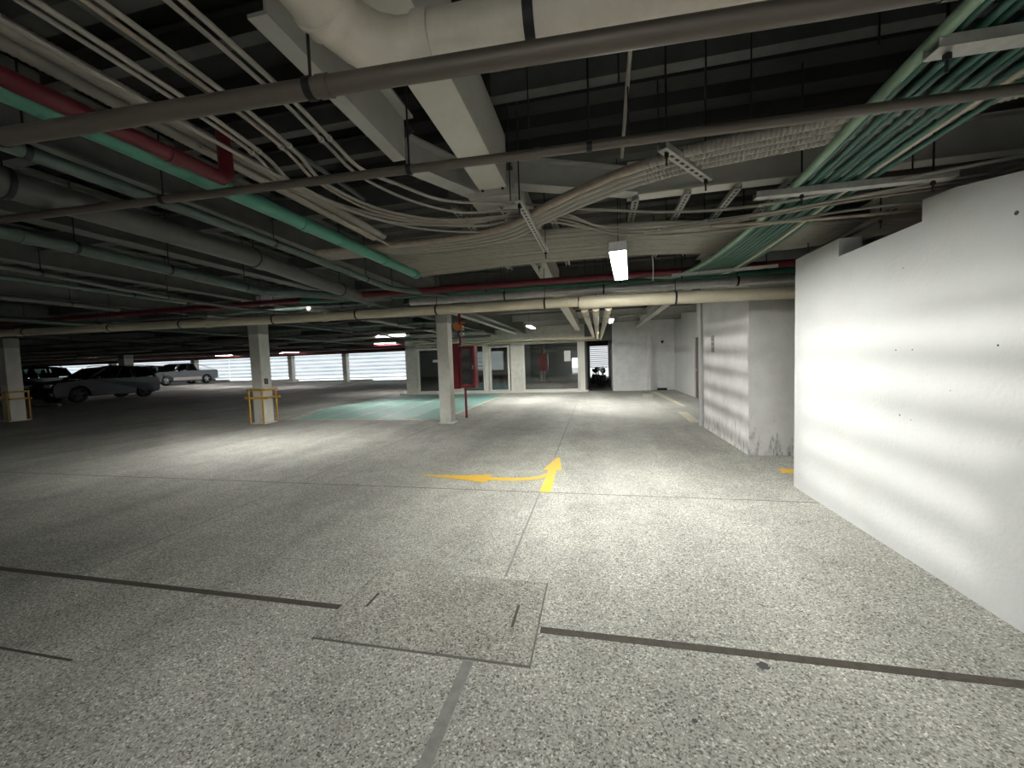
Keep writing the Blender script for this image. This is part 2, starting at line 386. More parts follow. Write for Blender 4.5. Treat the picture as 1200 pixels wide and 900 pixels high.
# cover slab in its frame
cs = obj('cover_slab', box(B(), -1.572, -0.35, 1.788, 2.505, -0.02, 0.006, 0.003), 'slab', smooth=False)
tag(cs, 'rectangular concrete cover slab let into the floor between two joint strips', 'manhole cover')
bm = B(); box(bm, -1.579, -1.572, 1.775, 2.511, -0.02, 0.002); box(bm, -0.35, -0.341, 1.775, 2.511, -0.02, 0.002)
box(bm, -1.572, -0.35, 1.775, 1.788, -0.02, 0.002); box(bm, -1.572, -0.35, 2.505, 2.511, -0.02, 0.002)
obj('gap_seal', bm, 'seam', cs)
for x, y0, y1 in ((-1.43, 2.08, 2.22), (-0.49, 2.04, 2.24)):
    obj('lifting_slot', box(B(), x-0.008, x+0.008, y0, y1, 0.0, 0.0075), 'joint', cs)
def blob(x, y, r, seed):
    rnd = random.Random(seed); return [(x+r*math.cos(a)*rnd.uniform(.7, 1.2), y+r*math.sin(a)*rnd.uniform(.7, 1.1)) for a in [2*PI*k/12 for k in range(12)]]
tag(obj('oil_stain', prism(B(), blob(0.76, 1.98, 0.028, 1), 0, 0.0012), 'stain'), 'small dark round oil spot on the concrete just below the long joint', 'stain')
tag(obj('oil_stain', prism(B(), blob(0.37, 1.62, 0.012, 2), 0, 0.0012), 'stain'), 'tiny dark oil spot on bare concrete, smaller of the two spots', 'stain')
# green bay
def flat(poly, z=0.002, th=0.002): return prism(B(), poly, z-th, z)
gp = obj('green_parking_bay', flat([(-8.9, 9.9), (-4.22, 9.9), (-4.22, 18.0), (-9.9, 18.0), (-9.9, 12.5)], 0.003, 0.003), 'green_paint')
tag(gp, 'faded green painted parking bay in front of the white office', 'floor marking')
for poly, l in (([(-4.22, 9.9), (-4.08, 9.9), (-4.08, 18.1), (-4.22, 18.1)], 'edge_line'), ([(-10.05, 12.5), (-9.9, 12.5), (-8.9, 9.9), (-9.06, 9.9)], 'edge_line'), ([(-9.06, 9.78), (-4.08, 9.78), (-4.08, 9.9), (-9.06, 9.9)], 'edge_line')):
    obj(l, flat(poly, 0.004, 0.004), 'line_paint', gp)
for k in range(5):
    x = -5.2-k*0.95
    obj('hatch_line', flat([(x, 10.0), (x+0.1, 10.0), (x-0.9+0.1, 17.9), (x-0.9, 17.9)], 0.0045, 0.001), 'line_paint', gp)
# yellow arrow: straight on and turn
bm = B()
def strip(rows, z=0.003):
    V = [[bm.verts.new((x, y, zz)) for (x, y) in row for zz in (z, -0.004)] for row in rows]
    for a, b in zip(V, V[1:]):
        bm.faces.new((a[0], a[2], b[2], b[0])); bm.faces.new((a[1], b[1], b[3], a[3])); bm.faces.new((a[0], b[0], b[1], a[1])); bm.faces.new((a[2], a[3], b[3], b[2]))
    for e in (V[0], V[-1]): bm.faces.new((e[0], e[1], e[3], e[2]))
strip([((-0.655, 4.32), (-0.525, 4.32)), ((-0.65, 5.20), (-0.545, 5.20))])
strip([((-0.735, 5.20), (-0.475, 5.20)), ((-0.605, 5.90), (-0.56, 5.90))])
strip([((-0.657, 5.08), (-0.657, 4.88)), ((-0.74, 4.93), (-0.72, 4.80)), ((-0.86, 4.85), (-0.85, 4.73)), ((-1.05, 4.81), (-1.04, 4.69)), ((-1.38, 4.80), (-1.38, 4.69))])
strip([((-1.38, 4.93), (-1.38, 4.58)), ((-1.75, 4.85), (-1.75, 4.68)), ((-2.36, 4.82), (-2.36, 4.80))])
tag(obj('direction_arrow', bm, 'arrow'), 'yellow painted floor arrow pointing ahead and branching to one side', 'road marking')
tag(obj('yellow_paint_mark', prism(B(), [(2.26, 5.35), (2.62, 5.33), (2.66, 5.5), (2.3, 5.55)], 0, 0.003), 'arrow'), 'worn yellow paint patch on the floor in the recess past the bright wall', 'floor marking')
# pale lines on the far corridor floor
for i, (poly, lab) in enumerate((([(2.35, 17.6), (2.62, 17.5), (2.65, 12.3), (2.5, 12.3)], 'long pale painted stripe running along the corridor floor'),
                        ([(1.75, 15.3), (2.1, 15.2), (2.3, 16.6), (1.9, 16.7)], 'pale patched square of paint on the corridor floor'),
                        ([(2.08, 9.3), (2.3, 9.2), (2.38, 11.0), (2.16, 11.1)], 'pale paint strip on the floor beside the corridor opening'))):
    tag(obj('floor_paint', flat(poly, 0.003, 0.003), 'line_paint'), lab, 'floor marking')

# ------------------------------------------------------------------ columns
def column(x, y, w, h, label, guard=False, base=True, zb=None, group=None):
    zb = ramp(x) if zb is None else zb
    o = obj('concrete_column', box(B(), x-w/2, x+w/2, y-w/2, y+w/2, zb, h, 0.012), 'column')
    tag(o, label, 'column', group); o['kind'] = 'thing'
    if base: obj('base_plinth', box(B(), x-w/2-0.06, x+w/2+0.06, y-w/2-0.06, y+w/2+0.06, zb, zb+0.04, 0.01), 'column', o)
    obj('capital', box(B(), x-w/2-0.004, x+w/2+0.004, y-w/2-0.004, y+w/2+0.004, h-0.32, h), 'beam', o)
    return o
def guard(x, y, w, zb, label, group):
    g = empty('column_guard', (x, y, zb)); tag(g, label, 'guard rail', group)
    s = w/2+0.05
    for z in (0.74, 0.97):
        e = 0.16 if z < 0.8 else 0.07
        for yy in (-s, s):
            bm = B(); box(bm, x-s-e, x+s+e, y+yy-0.02, y+yy+0.02, zb+z-0.03, zb+z+0.03, 0.004); obj('rail', bm, 'yellow', g)
        for xx in (-s, s):
            bm = B(); box(bm, x+xx-0.02, x+xx+0.02, y-s+0.02, y+s-0.02, zb+z-0.028, zb+z+0.028, 0.004); obj('rail', bm, 'yellow', g)
    for xx in (-s-0.0, s+0.0):
        for yy in (-s, s):
            bm = B(); tube(bm, [(x+xx, y+yy*1.08, zb), (x+xx, y+yy*1.08, zb+1.0)], 0.022, 8); obj('post', bm, 'yellow', g, smooth=True)
    return g
c3 = column(-3.70, 9.22, 0.30, 2.85, 'white square column in front of the red hose cabinet')
cw = column(-9.30, 9.25, 0.34, 2.85, 'white square column between the pickup and the green bay, ringed by a yellow guard')
guard(-9.30, 9.25, 0.34, 0, 'yellow steel guard around the column nearest the green bay', 'yellow column guards')
obj('junction_box', box(B(), -9.12, -9.07, 9.15, 9.24, 1.12, 1.28, 0.005), 'greypipe', cw)
column(-18.9, 9.0, 0.36, 2.85, 'white square column in front of the dark parked cars, at the picture edge')
guard(-18.9, 9.0, 0.36, ramp(-18.9), 'yellow steel guard around the column in front of the dark cars', 'yellow column guards')
column(-28.4, 18.4, 0.5, 2.85, 'white column rising behind the roof of the graphite car')
column(-22.3, 31.4, 0.42, 2.85, 'slim distant column against the bright slatted opening near the office')
column(-50.0, 31.2, 0.45, 2.85, 'slim distant column against the bright opening above the dark cars')
column(-39.2, 31.2, 0.45, 2.85, 'slim distant column behind the roof of the silver pickup')
column(-28.1, 31.4, 0.42, 2.85, 'slim distant column partly hidden by the guarded column')

# ------------------------------------------------------------------ steel beams
def ibeam_y(x, y0, y1, z0, h, w, mat='beam', label=None, tf=0.016):
    bm = B(); box(bm, x-w/2, x+w/2, y0, y1, z0, z0+tf); box(bm, x-0.006, x+0.006, y0, y1, z0+tf, z0+h-tf); box(bm, x-w/2, x+w/2, y0, y1, z0+h-tf, z0+h)
    return struct('ceiling_beam', bm, mat, label=label)
def ibeam_x(y, x0, x1, z0, h, w, mat='beam', label=None, tf=0.014):
    bm = B(); box(bm, x0, x1, y-w/2, y+w/2, z0, z0+tf); box(bm, x0, x1, y-0.006, y+0.006, z0+tf, z0+h-tf); box(bm, x0, x1, y-w/2, y+w/2, z0+h-tf, z0+h)
    return struct('ceiling_beam', bm, mat, label=label)
BT = DECK-0.02
# main box girder over the aisle, in two lengths with the splice between
struct('ceiling_beam', box(B(), -0.855, -0.635, -4.9, 3.0, 2.85, BT-0.06, 0.004), 'maingirder')
struct('ceiling_beam', box(B(), -0.855, -0.635, 3.9, 18.4, 2.86, BT-0.06, 0.004), 'maingirder')
spl = obj('splice_plate', box(B(), -0.95, -0.55, 3.005, 3.025, 2.80, 2.98, 0.003), 'beam')
tag(spl, 'pale bolted steel splice plate at the end of the main girder', 'steel plate')
for (a, b) in ((-0.83, 2.85), (-0.83, 2.93), (-0.75, 2.89), (-0.67, 2.85), (-0.67, 2.93)):
    bm = B(); tube(bm, [(a, 2.985, b), (a, 3.006, b)], 0.011, 6); obj('bolt', bm, 'black', spl)
bm = B(); box(bm, -0.95, -0.55, 3.026, 3.3, 2.80, 2.815); box(bm, -0.76, -0.74, 3.026, 3.3, 2.815, 3.0); obj('bracket', bm, 'beam', spl)
# side girder ending at the diagonal
bm = B(); box(bm, -1.275, -1.20, 1.32, 2.42, 2.85, 2.866); box(bm, -1.20, -1.186, 1.32, 2.42, 2.85, 3.12); box(bm, -1.186, -1.12, 1.32, 2.42, 3.104, 3.12)
struct('ceiling_beam', bm, 'beam')
ibeam_x(1.26, -3.1, -0.90, 2.98, 0.3, 0.10, 'joist')
def diag(p0, p1, z0, h):
    bm = B(); p0 = Vector(p0); p1 = Vector(p1); d = p1-p0; L = d.length
    for zz, hh, w in ((z0+0.007, 0.014, 0.13), (z0+h/2, h-0.03, 0.012), (z0+h-0.007, 0.014, 0.13)):
        obox(bm, (p0.x, p0.y, zz), d, w, hh, L)
    return struct('ceiling_beam', bm, 'beam')
diag((-1.22, 2.50, 0), (-0.90, 3.08, 0), 2.84, 0.2)
diag((-0.58, 2.98, 0), (0.35, 3.42, 0), 2.84, 0.2)
ibeam_x(3.5, 0.30, 6.5, 2.85, 0.27, 0.13, 'maingirder')
ibeam_x(3.5, -12, -1.3, 3.03, 0.22, 0.12, 'joist')
# longitudinal girders further over
for x in (-3.25, -4.75, -6.6, -9.3, -13.5, -18.9, -24, -30, -37, -45, -54):
    bm = ibeam_y(x, -4.9, 31.8, 2.87, 0.42, 0.2, 'girder')
ibeam_y(1.9, 7.0, 18.4, 2.87, 0.36, 0.2); ibeam_y(-3.70, 9.5, 18.4, 2.86, 0.36, 0.2)
ibeam_y(3.3, 3.65, 6.2, 2.9, 0.34, 0.2)
# joists along X
for y in (-3, -1.5, 0.1, 0.9, 1.72, 2.45, 2.83):
    ibeam_x(y, -3.1, -1.32, 3.16, 0.14, 0.07, 'joist', tf=0.008)
for y in (-3, -1.5, 0.0, 1.35, 2.45):
    ibeam_x(y, -0.6, 6, 3.14, 0.16, 0.08, 'joist', tf=0.008)
for y in (0.6, 2.1, 3.6, 5.4, 7.2, 9.2, 11.2, 13.4, 15.8, 18.4, 21, 24, 27, 30):
    ibeam_x(y, -65, -3.4, 3.08, 0.21, 0.10, 'joist', tf=0.01)
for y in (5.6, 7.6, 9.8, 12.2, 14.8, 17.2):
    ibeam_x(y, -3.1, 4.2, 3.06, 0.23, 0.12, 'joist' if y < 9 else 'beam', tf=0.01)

# ------------------------------------------------------------------ big overhead pipes near the camera
pv = pipe('drain_pipe', 'thick white plastic drain pipe with an elbow, crossing under the main girder', 'pipe',
          [(-0.85, 0.1, 2.65), (-0.82, 1.10, 2.65), (-0.81, 1.18, 2.65), (-0.785, 1.26, 2.65), (-0.74, 1.325, 2.65), (-0.665, 1.365, 2.65), (-0.58, 1.37, 2.65), (-0.25, 1.365, 2.65), (0.3, 1.36, 2.655), (2.0, 1.36, 2.66)], 0.090, 'pvc', n=28)
for c, d, L in (((-0.83, 0.86, 2.65), (0.03, 1, 0), 0.05), ((-0.815, 1.14, 2.65), (0.1, 1, 0), 0.05), ((-0.56, 1.37, 2.65), (1, 0, 0), 0.06)):
    obj('coupling', ring(B(), c, d, 0.090, 0.011, L, 28), 'pvc', pv, smooth=True)
obj('strap', ring(B(), (-0.185, 1.364, 2.65), (1, 0, 0), 0.090, 0.005, 0.035, 28), 'black', pv, smooth=True)
obj('hanger_rod', tube(B(), [(-0.185, 1.376, 2.75), (-0.185, 1.376, DECK)], 0.006, 6), 'black', pv)
pipe('water_pipe', 'dark metal pipe passing just below the thick white drain pipe', 'pipe',
     [(-5.0, 0.98, 2.40), (-2.14, 1.06, 2.40), (-0.87, 1.135, 2.40), (-0.22, 1.17, 2.40), (0.67, 1.22, 2.40), (3.2, 1.30, 2.40)], 0.030, 'steel', coup=(4.18, 5.9), hang=(2.85, 4.13, 5.9, 7.2), n=16)
pipe('water_pipe', 'thin metal pipe passing in front of the bolted splice plate', 'pipe',
     [(-5.5, 1.72, 2.50), (-3.63, 1.75, 2.50), (-0.37, 1.905, 2.50), (1.08, 1.95, 2.50), (3.0, 2.0, 2.50)], 0.022, 'steel', coup=(5.25,), hang=(3.1, 4.6, 5.5, 7.4), n=14)
pipe('conduit', 'single slim pale conduit crossing the dark soffit beyond the drain pipe', 'conduit', [(0.16, 0.6, 2.93), (0.19, 1.9, 2.93), (0.22, 2.95, 2.93)], 0.011, 'conduit', n=8)
for k, (x, y) in enumerate(((-0.3, 2.0), (0.12, 1.7), (0.2, 2.2), (0.5, 1.9), (0.75, 2.1), (1.05, 1.75), (-0.55, 2.7), (0.42, 2.65))):
    tag(obj('threaded_rod', tube(B(), [(x, y, 2.62), (x, y, DECK)], 0.004, 6), 'black'), 'thin black threaded rod hanging from the dark soffit', 'hanger rod', 'bare threaded rods below the soffit')

# left hand lengthwise pipes
pipe('sprinkler_pipe', 'sea green pipe ending in a cap beyond the thin cross pipe', 'pipe', [(-2.20, -2.0, 2.60), (-2.17, 1.1, 2.60), (-2.09, 4.42, 2.60)], 0.048, 'gpipe', coup=(4.6, 5.7, 6.36), hang=(3.0, 5.0), n=16, clamp='gpipe')
rp = pipe('fire_pipe', 'dark red pipe with an upright leg above the sea green pipe', 'pipe', [(-1.98, -2.0, 2.52), (-1.93, 1.0, 2.52), (-1.90, 1.73, 2.52), (-1.90, 1.76, 2.55), (-1.90, 1.76, 2.80)], 0.034, 'redpipe', coup=(2.9, 3.5), hang=(2.6,), n=14, clamp='redpipe')
pipe('fire_pipe', 'slim dark red pipe running close beside the thicker red one', 'pipe', [(-2.06, -2.0, 2.56), (-2.02, 1.0, 2.56), (-1.99, 1.76, 2.56)], 0.02, 'redpipe', n=10)
pipe('drain_pipe', 'large dull grey pipe, thickest of the lengthwise pipes over the cars', 'pipe', [(-3.25, -2.0, 2.62), (-3.25, 3.2, 2.61), (-3.62, 5.8, 2.60)], 0.085, 'greypipe', coup=(2.8, 5.3, 7.8), hang=(3.6, 5.25, 6.9), n=18)
pipe('water_pipe', 'medium grey pipe between the sea green pipe and the large grey pipe', 'pipe', [(-2.66, -2.0, 2.60), (-2.68, 2.7, 2.60), (-2.80, 5.0, 2.60), (-2.3, 5.9, 2.60)], 0.036, 'ggrey', coup=(4.0, 6.0), hang=(3.4, 4.9, 6.4), n=14)
pipe('water_pipe', 'grey green pipe running lengthwise left of the large grey pipe', 'pipe', [(-4.15, -2.0, 2.60), (-4.30, 2.5, 2.60), (-4.50, 4.6, 2.60), (-3.2, 5.75, 2.60)], 0.052, 'ggrey', coup=(4.2, 5.6), hang=(3.7, 4.5, 5.3, 6.3), n=14)
pipe('conduit', 'long slim grey conduit curving toward the first guarded column', 'conduit', [(-5.4, -2.0, 2.60), (-5.6, 2.6, 2.60), (-6.0, 4.8, 2.60), (-5.6, 6.2, 2.56), (-4.3, 6.9, 2.5), (-3.2, 7.3, 2.5)], 0.026, 'greypipe', hang=(3.5, 5.0, 6.5), n=10, bend=5)
pipe('conduit', 'plain grey conduit beside the ribbed pair, below the joists', 'conduit', [(-1.80, -1.0, 2.86), (-1.80, 2.9, 2.86)], 0.016, 'greypipe', n=8)
pipe('conduit', 'dull brown conduit just beside the sea green pipe', 'conduit', [(-1.98, 1.7, 2.68), (-1.93, 3.7, 2.68)], 0.012, 'rusty', n=8)

# ribbed pair running lengthwise
def ribbed(bm, pts, r, pitch=0.012, amp=0.08, n=10):
    L = plen(pts); k = int(L/pitch); Q = []; rad = []
    for i in range(k+1):
        c, d = along(pts, L*i/k*0.9999); Q.append(c); rad.append(r*(1+amp) if i % 2 else r*(1-amp*0.4))
    return tube(bm, Q, r, n, radii=rad)
for x in (-2.14, -2.04):
    tag(obj('ribbed_conduit', ribbed(B(), [(x, -1.0, 2.75), (x+0.03, 1.5, 2.75), (x+0.08, 3.45, 2.75)], 0.032), 'conduit', smooth=True), 'dusty ribbed conduit of the pair beside the sea green pipe', 'conduit', 'lengthwise ribbed conduit pair')

# white conduits: lengthwise in pairs, then swinging across to the splice and on over the right wall
ends = {'a': [(-1.25, 2.00), (-1.15, 2.22), (-0.97, 2.52), (-0.54, 2.85), (-0.17, 3.05), (0.70, 3.30), (1.31, 3.32), (1.9, 3.14), (2.6, 2.95), (4.1, 2.8)],
        'b': [(-1.31, 2.05), (-1.20, 2.44), (-0.94, 2.76), (-0.57, 2.98), (-0.20, 3.18), (0.05, 3.42), (0.48, 3.58), (1.40, 3.52), (2.33, 3.24), (4.1, 3.1)],
        'c': [(-1.56, 2.09), (-1.46, 2.55), (-1.12, 2.87), (-0.63, 3.09), (-0.25, 3.22), (0.29, 3.66), (1.16, 3.62), (1.9, 3.40), (2.8, 3.28), (4.1, 3.3)],
        'd': [(-1.60, 2.09), (-1.51, 2.60), (-1.14, 2.93), (-0.65, 3.15), (-0.27, 3.30), (0.26, 3.74), (1.16, 3.70), (1.95, 3.48), (2.8, 3.40), (4.1, 3.4)],
        'e': [(-1.75, 2.07), (-1.68, 2.42), (-1.43, 2.80), (-0.92, 3.10), (-0.50, 3.24), (-0.05, 3.42), (0.35, 3.82), (1.19, 3.95), (2.07, 3.72), (2.8, 3.68), (4.1, 3.7)],
        'f': [(-1.84, 2.08), (-1.73, 2.45), (-1.46, 2.95), (-1.10, 3.20), (-0.75, 3.30)]}
paths = []
for k, x0 in zip('abcdef', (-1.19, -1.235, -1.42, -1.465, -1.60, -1.645)):
    e = ends[k]; P = [(x0, -1.0, 2.61), (x0+0.01, 1.3, 2.605), (x0-0.04, 1.75, 2.605)]
    for q, (x, y) in enumerate(e):
        low = 0.92 if x > 0.8 else 1.0
        P.append((x*low, y*low, (2.53 if x > 0.8 else 2.605 + (0.055 if -0.7 < x < -0.1 else 0.02 if x > 0 else 0)) + 0.004*'abcdef'.index(k)))
    paths.append(P)
for i, p in enumerate(paths):
    o = obj('conduit', tube(B(), smooth_path(p, 8), 0.0085 if i % 2 else 0.010, 8), 'conduit' if i != 3 else 'rusty', smooth=True)
    tag(o, 'slim pale conduit sweeping from the overhead pairs across below the splice', 'conduit', 'slim sweeping conduits')
    for d in (1.6, 2.7, 6.0):
        c, t = along(smooth_path(p, 8), d); obj('clip', ring(B(), c, t, 0.010, 0.004, 0.018, 8), 'strut', o)
pipe('conduit', 'loose slim conduit at the edge of the sweeping group, lowest of them', 'conduit', [(-1.72, -1, 2.6), (-1.70, 2.2, 2.6), (-1.5, 2.75, 2.6), (-1.05, 3.02, 2.62), (-0.72, 3.1, 2.66)], 0.010, 'conduit', n=8, bend=6)

# bundle of thick conduits: ribbed sleeves on one half, smooth beyond the tray
for i in range(4):
    o_ = (i-1.5)*0.068
    zz = 2.60
    P = [(2.9, 1.85+o_, 2.64), (1.9, 2.05+o_, zz), (1.26, 2.26+o_, zz), (0.46, 2.42+o_, zz), (0.02, 2.66+o_*1.1, zz), (-0.34, 2.95+o_*1.1, zz), (-0.66, 3.24+o_*1.2, zz), (-1.05, 3.45+o_*1.2, 2.63), (-1.6, 3.60+o_*1.1, 2.67), (-2.1, 3.64+o_, 2.685), (-2.75, 3.62+o_, 2.685)]
    SP = smooth_path(P, 8)
    o = obj('thick_conduit', tube(B(), SP, 0.027, 10), 'rusty' if i == 0 else 'conduit', smooth=True)
    tag(o, 'thick pale conduit of the curved bundle resting on the perforated bracket', 'conduit', 'thick curved conduit bundle')
    L = plen(SP); Q = [along(SP, L*0.02+L*0.42*k/40)[0] for k in range(41)]
    obj('ribbed_sleeve', ribbed(B(), Q, 0.0275, 0.011, 0.13), 'conduit', o, smooth=True)

# wide flat layer of pale conduits across the aisle
for i in range(16):
    u = i/15
    w = random.uniform(-0.01, 0.01)
    P = [(-2.35, 3.84+1.28*u, 2.755), (-1.4, 3.82+1.13*u+w, 2.75), (-0.4, 3.80+1.08*u, 2.75+w), (0.6, 3.90+1.05*u+w, 2.75), (1.4, 4.12+1.0*u, 2.74), (2.2, 4.22+0.86*u, 2.70), (3.0, 4.1+0.66*u, 2.70), (4.2, 3.9+0.6*u, 2.7)]
    o = obj('pale_conduit', tube(B(), smooth_path(P, 5), 0.025 if i % 3 else 0.021, 8), 'conduit', smooth=True)
    tag(o, 'pale conduit lying in the wide flat layer across the aisle behind the lamp', 'conduit', 'wide flat layer of pale conduits')

# perforated struts
def pstrut(p0, p1, w, h, label, mat='strut', rods=(), group=None, holes=True, name='perforated_strut'):
    p0, p1 = Vector(p0), Vector(p1); d = (p1-p0); L = d.length; d.normalize(); s = d.cross(Vector((0, 0, 1))).normalized()
    bm = B(); obox(bm, p0, d, w, 0.006, L)
    for sg in (-1, 1): obox(bm, p0+s*sg*(w/2-0.002)+Vector((0, 0, h/2)), d, 0.004, h, L)
    if holes:
        nf = len(bm.faces); k = int(L/0.06)
        for i in range(k):
            c = p0+d*(0.03+i*0.06)-Vector((0, 0, 0.0036)); obox(bm, c, d, w*0.34, 0.001, 0.032)
        bm.faces.ensure_lookup_table()
        for f in bm.faces[nf:]: f.material_index = 1
    o = obj(name, bm, (mat, 'black')); tag(o, label, 'bracket', group)
    for t in rods:
        c = p0+d*L*t
        obj('hanger_rod', tube(B(), [(c.x, c.y, c.z-0.07), (c.x, c.y, DECK)], 0.005, 6), 'black', o)
        obj('nut', tube(B(), [(c.x, c.y, c.z-0.03), (c.x, c.y, c.z-0.008)], 0.012, 6), 'black', o)
    return o
pstrut((-0.47, 2.55, 2.555), (-0.44, 3.82, 2.555), 0.045, 0.03, 'perforated bracket under the curved bundle, next to the splice plate', rods=(0.04, 0.97))
pstrut((0.36, 2.16, 2.56), (0.70, 2.62, 2.56), 0.05, 0.03, 'short perforated bracket where the ribbed conduits begin', rods=(0.08, 0.93))
for k, (x, lab) in enumerate(((-1.15, 'perforated strut above the sweeping conduits, furthest from the lamp'), (-0.74, 'perforated strut directly behind the splice plate'), (-0.35, 'perforated strut just beyond the splice plate'),
                              (0.36, 'perforated strut running straight above the bright lamp'), (0.76, 'perforated strut on the green conduit side of the lamp'), (1.13, 'perforated strut between the lamp and the green conduits'), (1.50, 'perforated strut lying above the green conduits'))):
    pstrut((x, 3.2 if x < -0.5 else 3.42, 2.80 if x > -1 else 2.82), (x+0.02, 5.42, 2.80), 0.055, 0.03, lab, rods=(0.5, 0.97))
pstrut((1.05, 2.88, 2.515), (2.14, 2.90, 2.515), 0.06, 0.035, 'pale cross bracket carrying the green conduits near the wall top', rods=(0.25, 0.9), holes=False)
pstrut((1.16, 1.68, 2.515), (2.14, 1.70, 2.515), 0.07, 0.035, 'pale cross bracket carrying the green conduits close to the viewer', rods=(0.05, 0.8), holes=False)
pstrut((0.98, 5.30, 2.515), (2.14, 5.20, 2.515), 0.04, 0.03, 'thin cross bracket under the far bend of the green conduits', rods=(0.1, 0.9), holes=False)
pstrut((2.30, 4.95, 2.53), (2.24, 3.55, 2.53), 0.05, 0.035, 'dark perforated bracket lying over the end of the bright wall', mat='steel', rods=(0.06, 0.9))
pstrut((1.50, 3.36, 2.70), (3.9, 3.30, 2.76), 0.05, 0.03, 'dark bracket under the cross girder near the wall top', mat='steel', rods=(0.3,), holes=False)
# black strut hanging beside the splice
bm = B(); obox(bm, (-1.02, 3.1, 2.78), (-0.55, 1.5, -0.03), 0.03, 0.03, 1.4); obox(bm, (-0.95, 3.1, 2.78), (-0.55, 1.5, -0.03), 0.012, 0.03, 1.4)
tag(obj('cable_tray', bm, 'steel'), 'narrow dark twin rail tray behind the sweeping conduits', 'cable tray')

# green conduits
for i in range(11):
    u = i/10
    low = (i % 2)*0.012
    P = [(1.10+0.66*u, -0.6, 2.565+low), (1.14+0.58*u, 1.0, 2.565+low), (1.20+0.52*u, 2.0, 2.565+low), (1.28+0.43*u, 2.95, 2.565+low), (1.32+0.46*u, 4.2, 2.57), (1.25+0.56*u, 5.1, 2.58), (1.05+0.72*u, 5.72, 2.59), (0.66+0.80*u, 5.86, 2.66), (0.2+0.5*u, 5.90, 2.70)]
    mat = 'gpale' if i == 0 else ('cream' if i == 9 else 'gcond')
    o = obj('green_conduit' if i != 9 else 'cream_conduit', tube(B(), smooth_path(P, 6), 0.0155 if i else 0.024, 10), mat, smooth=True)
    if i == 9: tag(o, 'single cream conduit running among the green conduits', 'conduit')
    elif i == 0: tag(o, 'pale green conduit, outermost of the green ones on the drain pipe side', 'conduit')
    else: tag(o, 'dark green conduit of the bundle dropping toward the cross pipes', 'conduit', 'dark green conduit bundle')
pipe('thin_conduit', 'slim pale conduit crossing under the green bundle toward the wall top', 'conduit', [(0.9, 3.32, 2.50), (1.5, 3.40, 2.50), (2.6, 3.52, 2.52), (4, 3.7, 2.52)], 0.012, 'rusty', n=8)
pipe('hanging_wire', 'short white wire dangling beside the bright lamp', 'wire', [(0.765, 5.38, 2.80), (0.77, 5.38, 2.62), (0.765, 5.39, 2.50)], 0.006, 'paper', n=6)

# ------------------------------------------------------------------ cross pipes beyond the lamp
pipe('drain_pipe', 'thick cream pipe crossing in front of the scuffed wall', 'pipe', [(-0.20, 5.72, 2.325), (4.2, 5.70, 2.25)], 0.087, 'cream', coup=(0.1,), hang=(1.3, 3.2), n=20)
dp = pipe('drain_pipe', 'long thinner cream pipe running past the column tops', 'pipe', [(-20, 5.62, 2.55), (-12.1, 5.70, 2.47), (-5.5, 5.72, 2.375), (-0.22, 5.73, 2.34)], 0.072, 'cream', coup=(5.0, 8.4, 10.8, 13.2, 15.6, 19.6), hang=(6.2, 8.6, 10.9, 12.6, 14.6, 16.2, 17.6, 19.3), n=16)
pipe('water_pipe', 'silvery metal pipe above the cream ones, crossing near the lamp', 'pipe', [(-2.95, 5.95, 2.555), (-0.1, 5.95, 2.53), (4.2, 5.95, 2.49)], 0.064, 'silver', coup=(1.0, 2.7, 4.0), hang=(1.6, 3.1, 4.9, 6.3), n=18)
pipe('fire_pipe', 'long red pipe crossing the aisle behind the lamp', 'pipe', [(-4.2, 5.42, 2.62), (-1.8, 5.50, 2.62), (2.5, 5.60, 2.63), (4.2, 5.60, 2.63)], 0.048, 'redpipe', coup=(2.2, 4.6), hang=(1.2, 2.9, 4.6, 6.2), n=14, clamp='redpipe')
pipe('fire_pipe', 'long dull red pipe crossing above the cars and catching lamplight', 'pipe', [(-24, 6.55, 2.86), (-4.6, 6.45, 2.82)], 0.05, 'redpipe', coup=(12, 15, 17), hang=(6, 9, 12.2, 14.5, 16, 17.6), n=12)
pipe('water_pipe', 'dark green pipe squeezed between the red and silvery pipes', 'pipe', [(-5.2, 6.16, 2.74), (0.2, 6.18, 2.66), (4.2, 6.18, 2.63)], 0.052, 'gdark', coup=(2, 4), hang=(1.8, 3.5, 5.6), n=12)
extra = [(6.9, -22, -4.4, 2.76, 0.035, 'ggrey', 'grey green cross pipe just past the dull red one'), (7.6, -26, -5.2, 2.70, 0.028, 'greypipe', 'slim grey cross pipe over the middle of the dark bay'),
         (8.3, -30, -4.2, 2.80, 0.05, 'gdark', 'dark green cross pipe over the guarded column'), (10.4, -30, -4.0, 2.74, 0.04, 'ggrey', 'grey green cross pipe beyond the guarded column'),
         (11.6, -34, -4.5, 2.66, 0.045, 'greypipe', 'grey cross pipe over the green bay'), (13.0, -40, -5, 2.76, 0.05, 'redpipe', 'dull red cross pipe over the green bay'),
         (14.6, -40, -4.2, 2.72, 0.06, 'conduit', 'pale cross pipe over the green bay'), (16.6, -46, -4.5, 2.70, 0.055, 'greypipe', 'grey cross pipe close in front of the office'),
         (20.0, -50, -10, 2.72, 0.06, 'redpipe', 'dull red cross pipe left of the office corner'), (22.5, -56, -11, 2.74, 0.06, 'greypipe', 'grey cross pipe over the far parking rows'),
         (25.5, -60, -11, 2.72, 0.07, 'redpipe', 'dull red cross pipe over the pickup nose'), (28.5, -62, -12, 2.74, 0.07, 'redpipe', 'dull red cross pipe nearest the bright opening')]
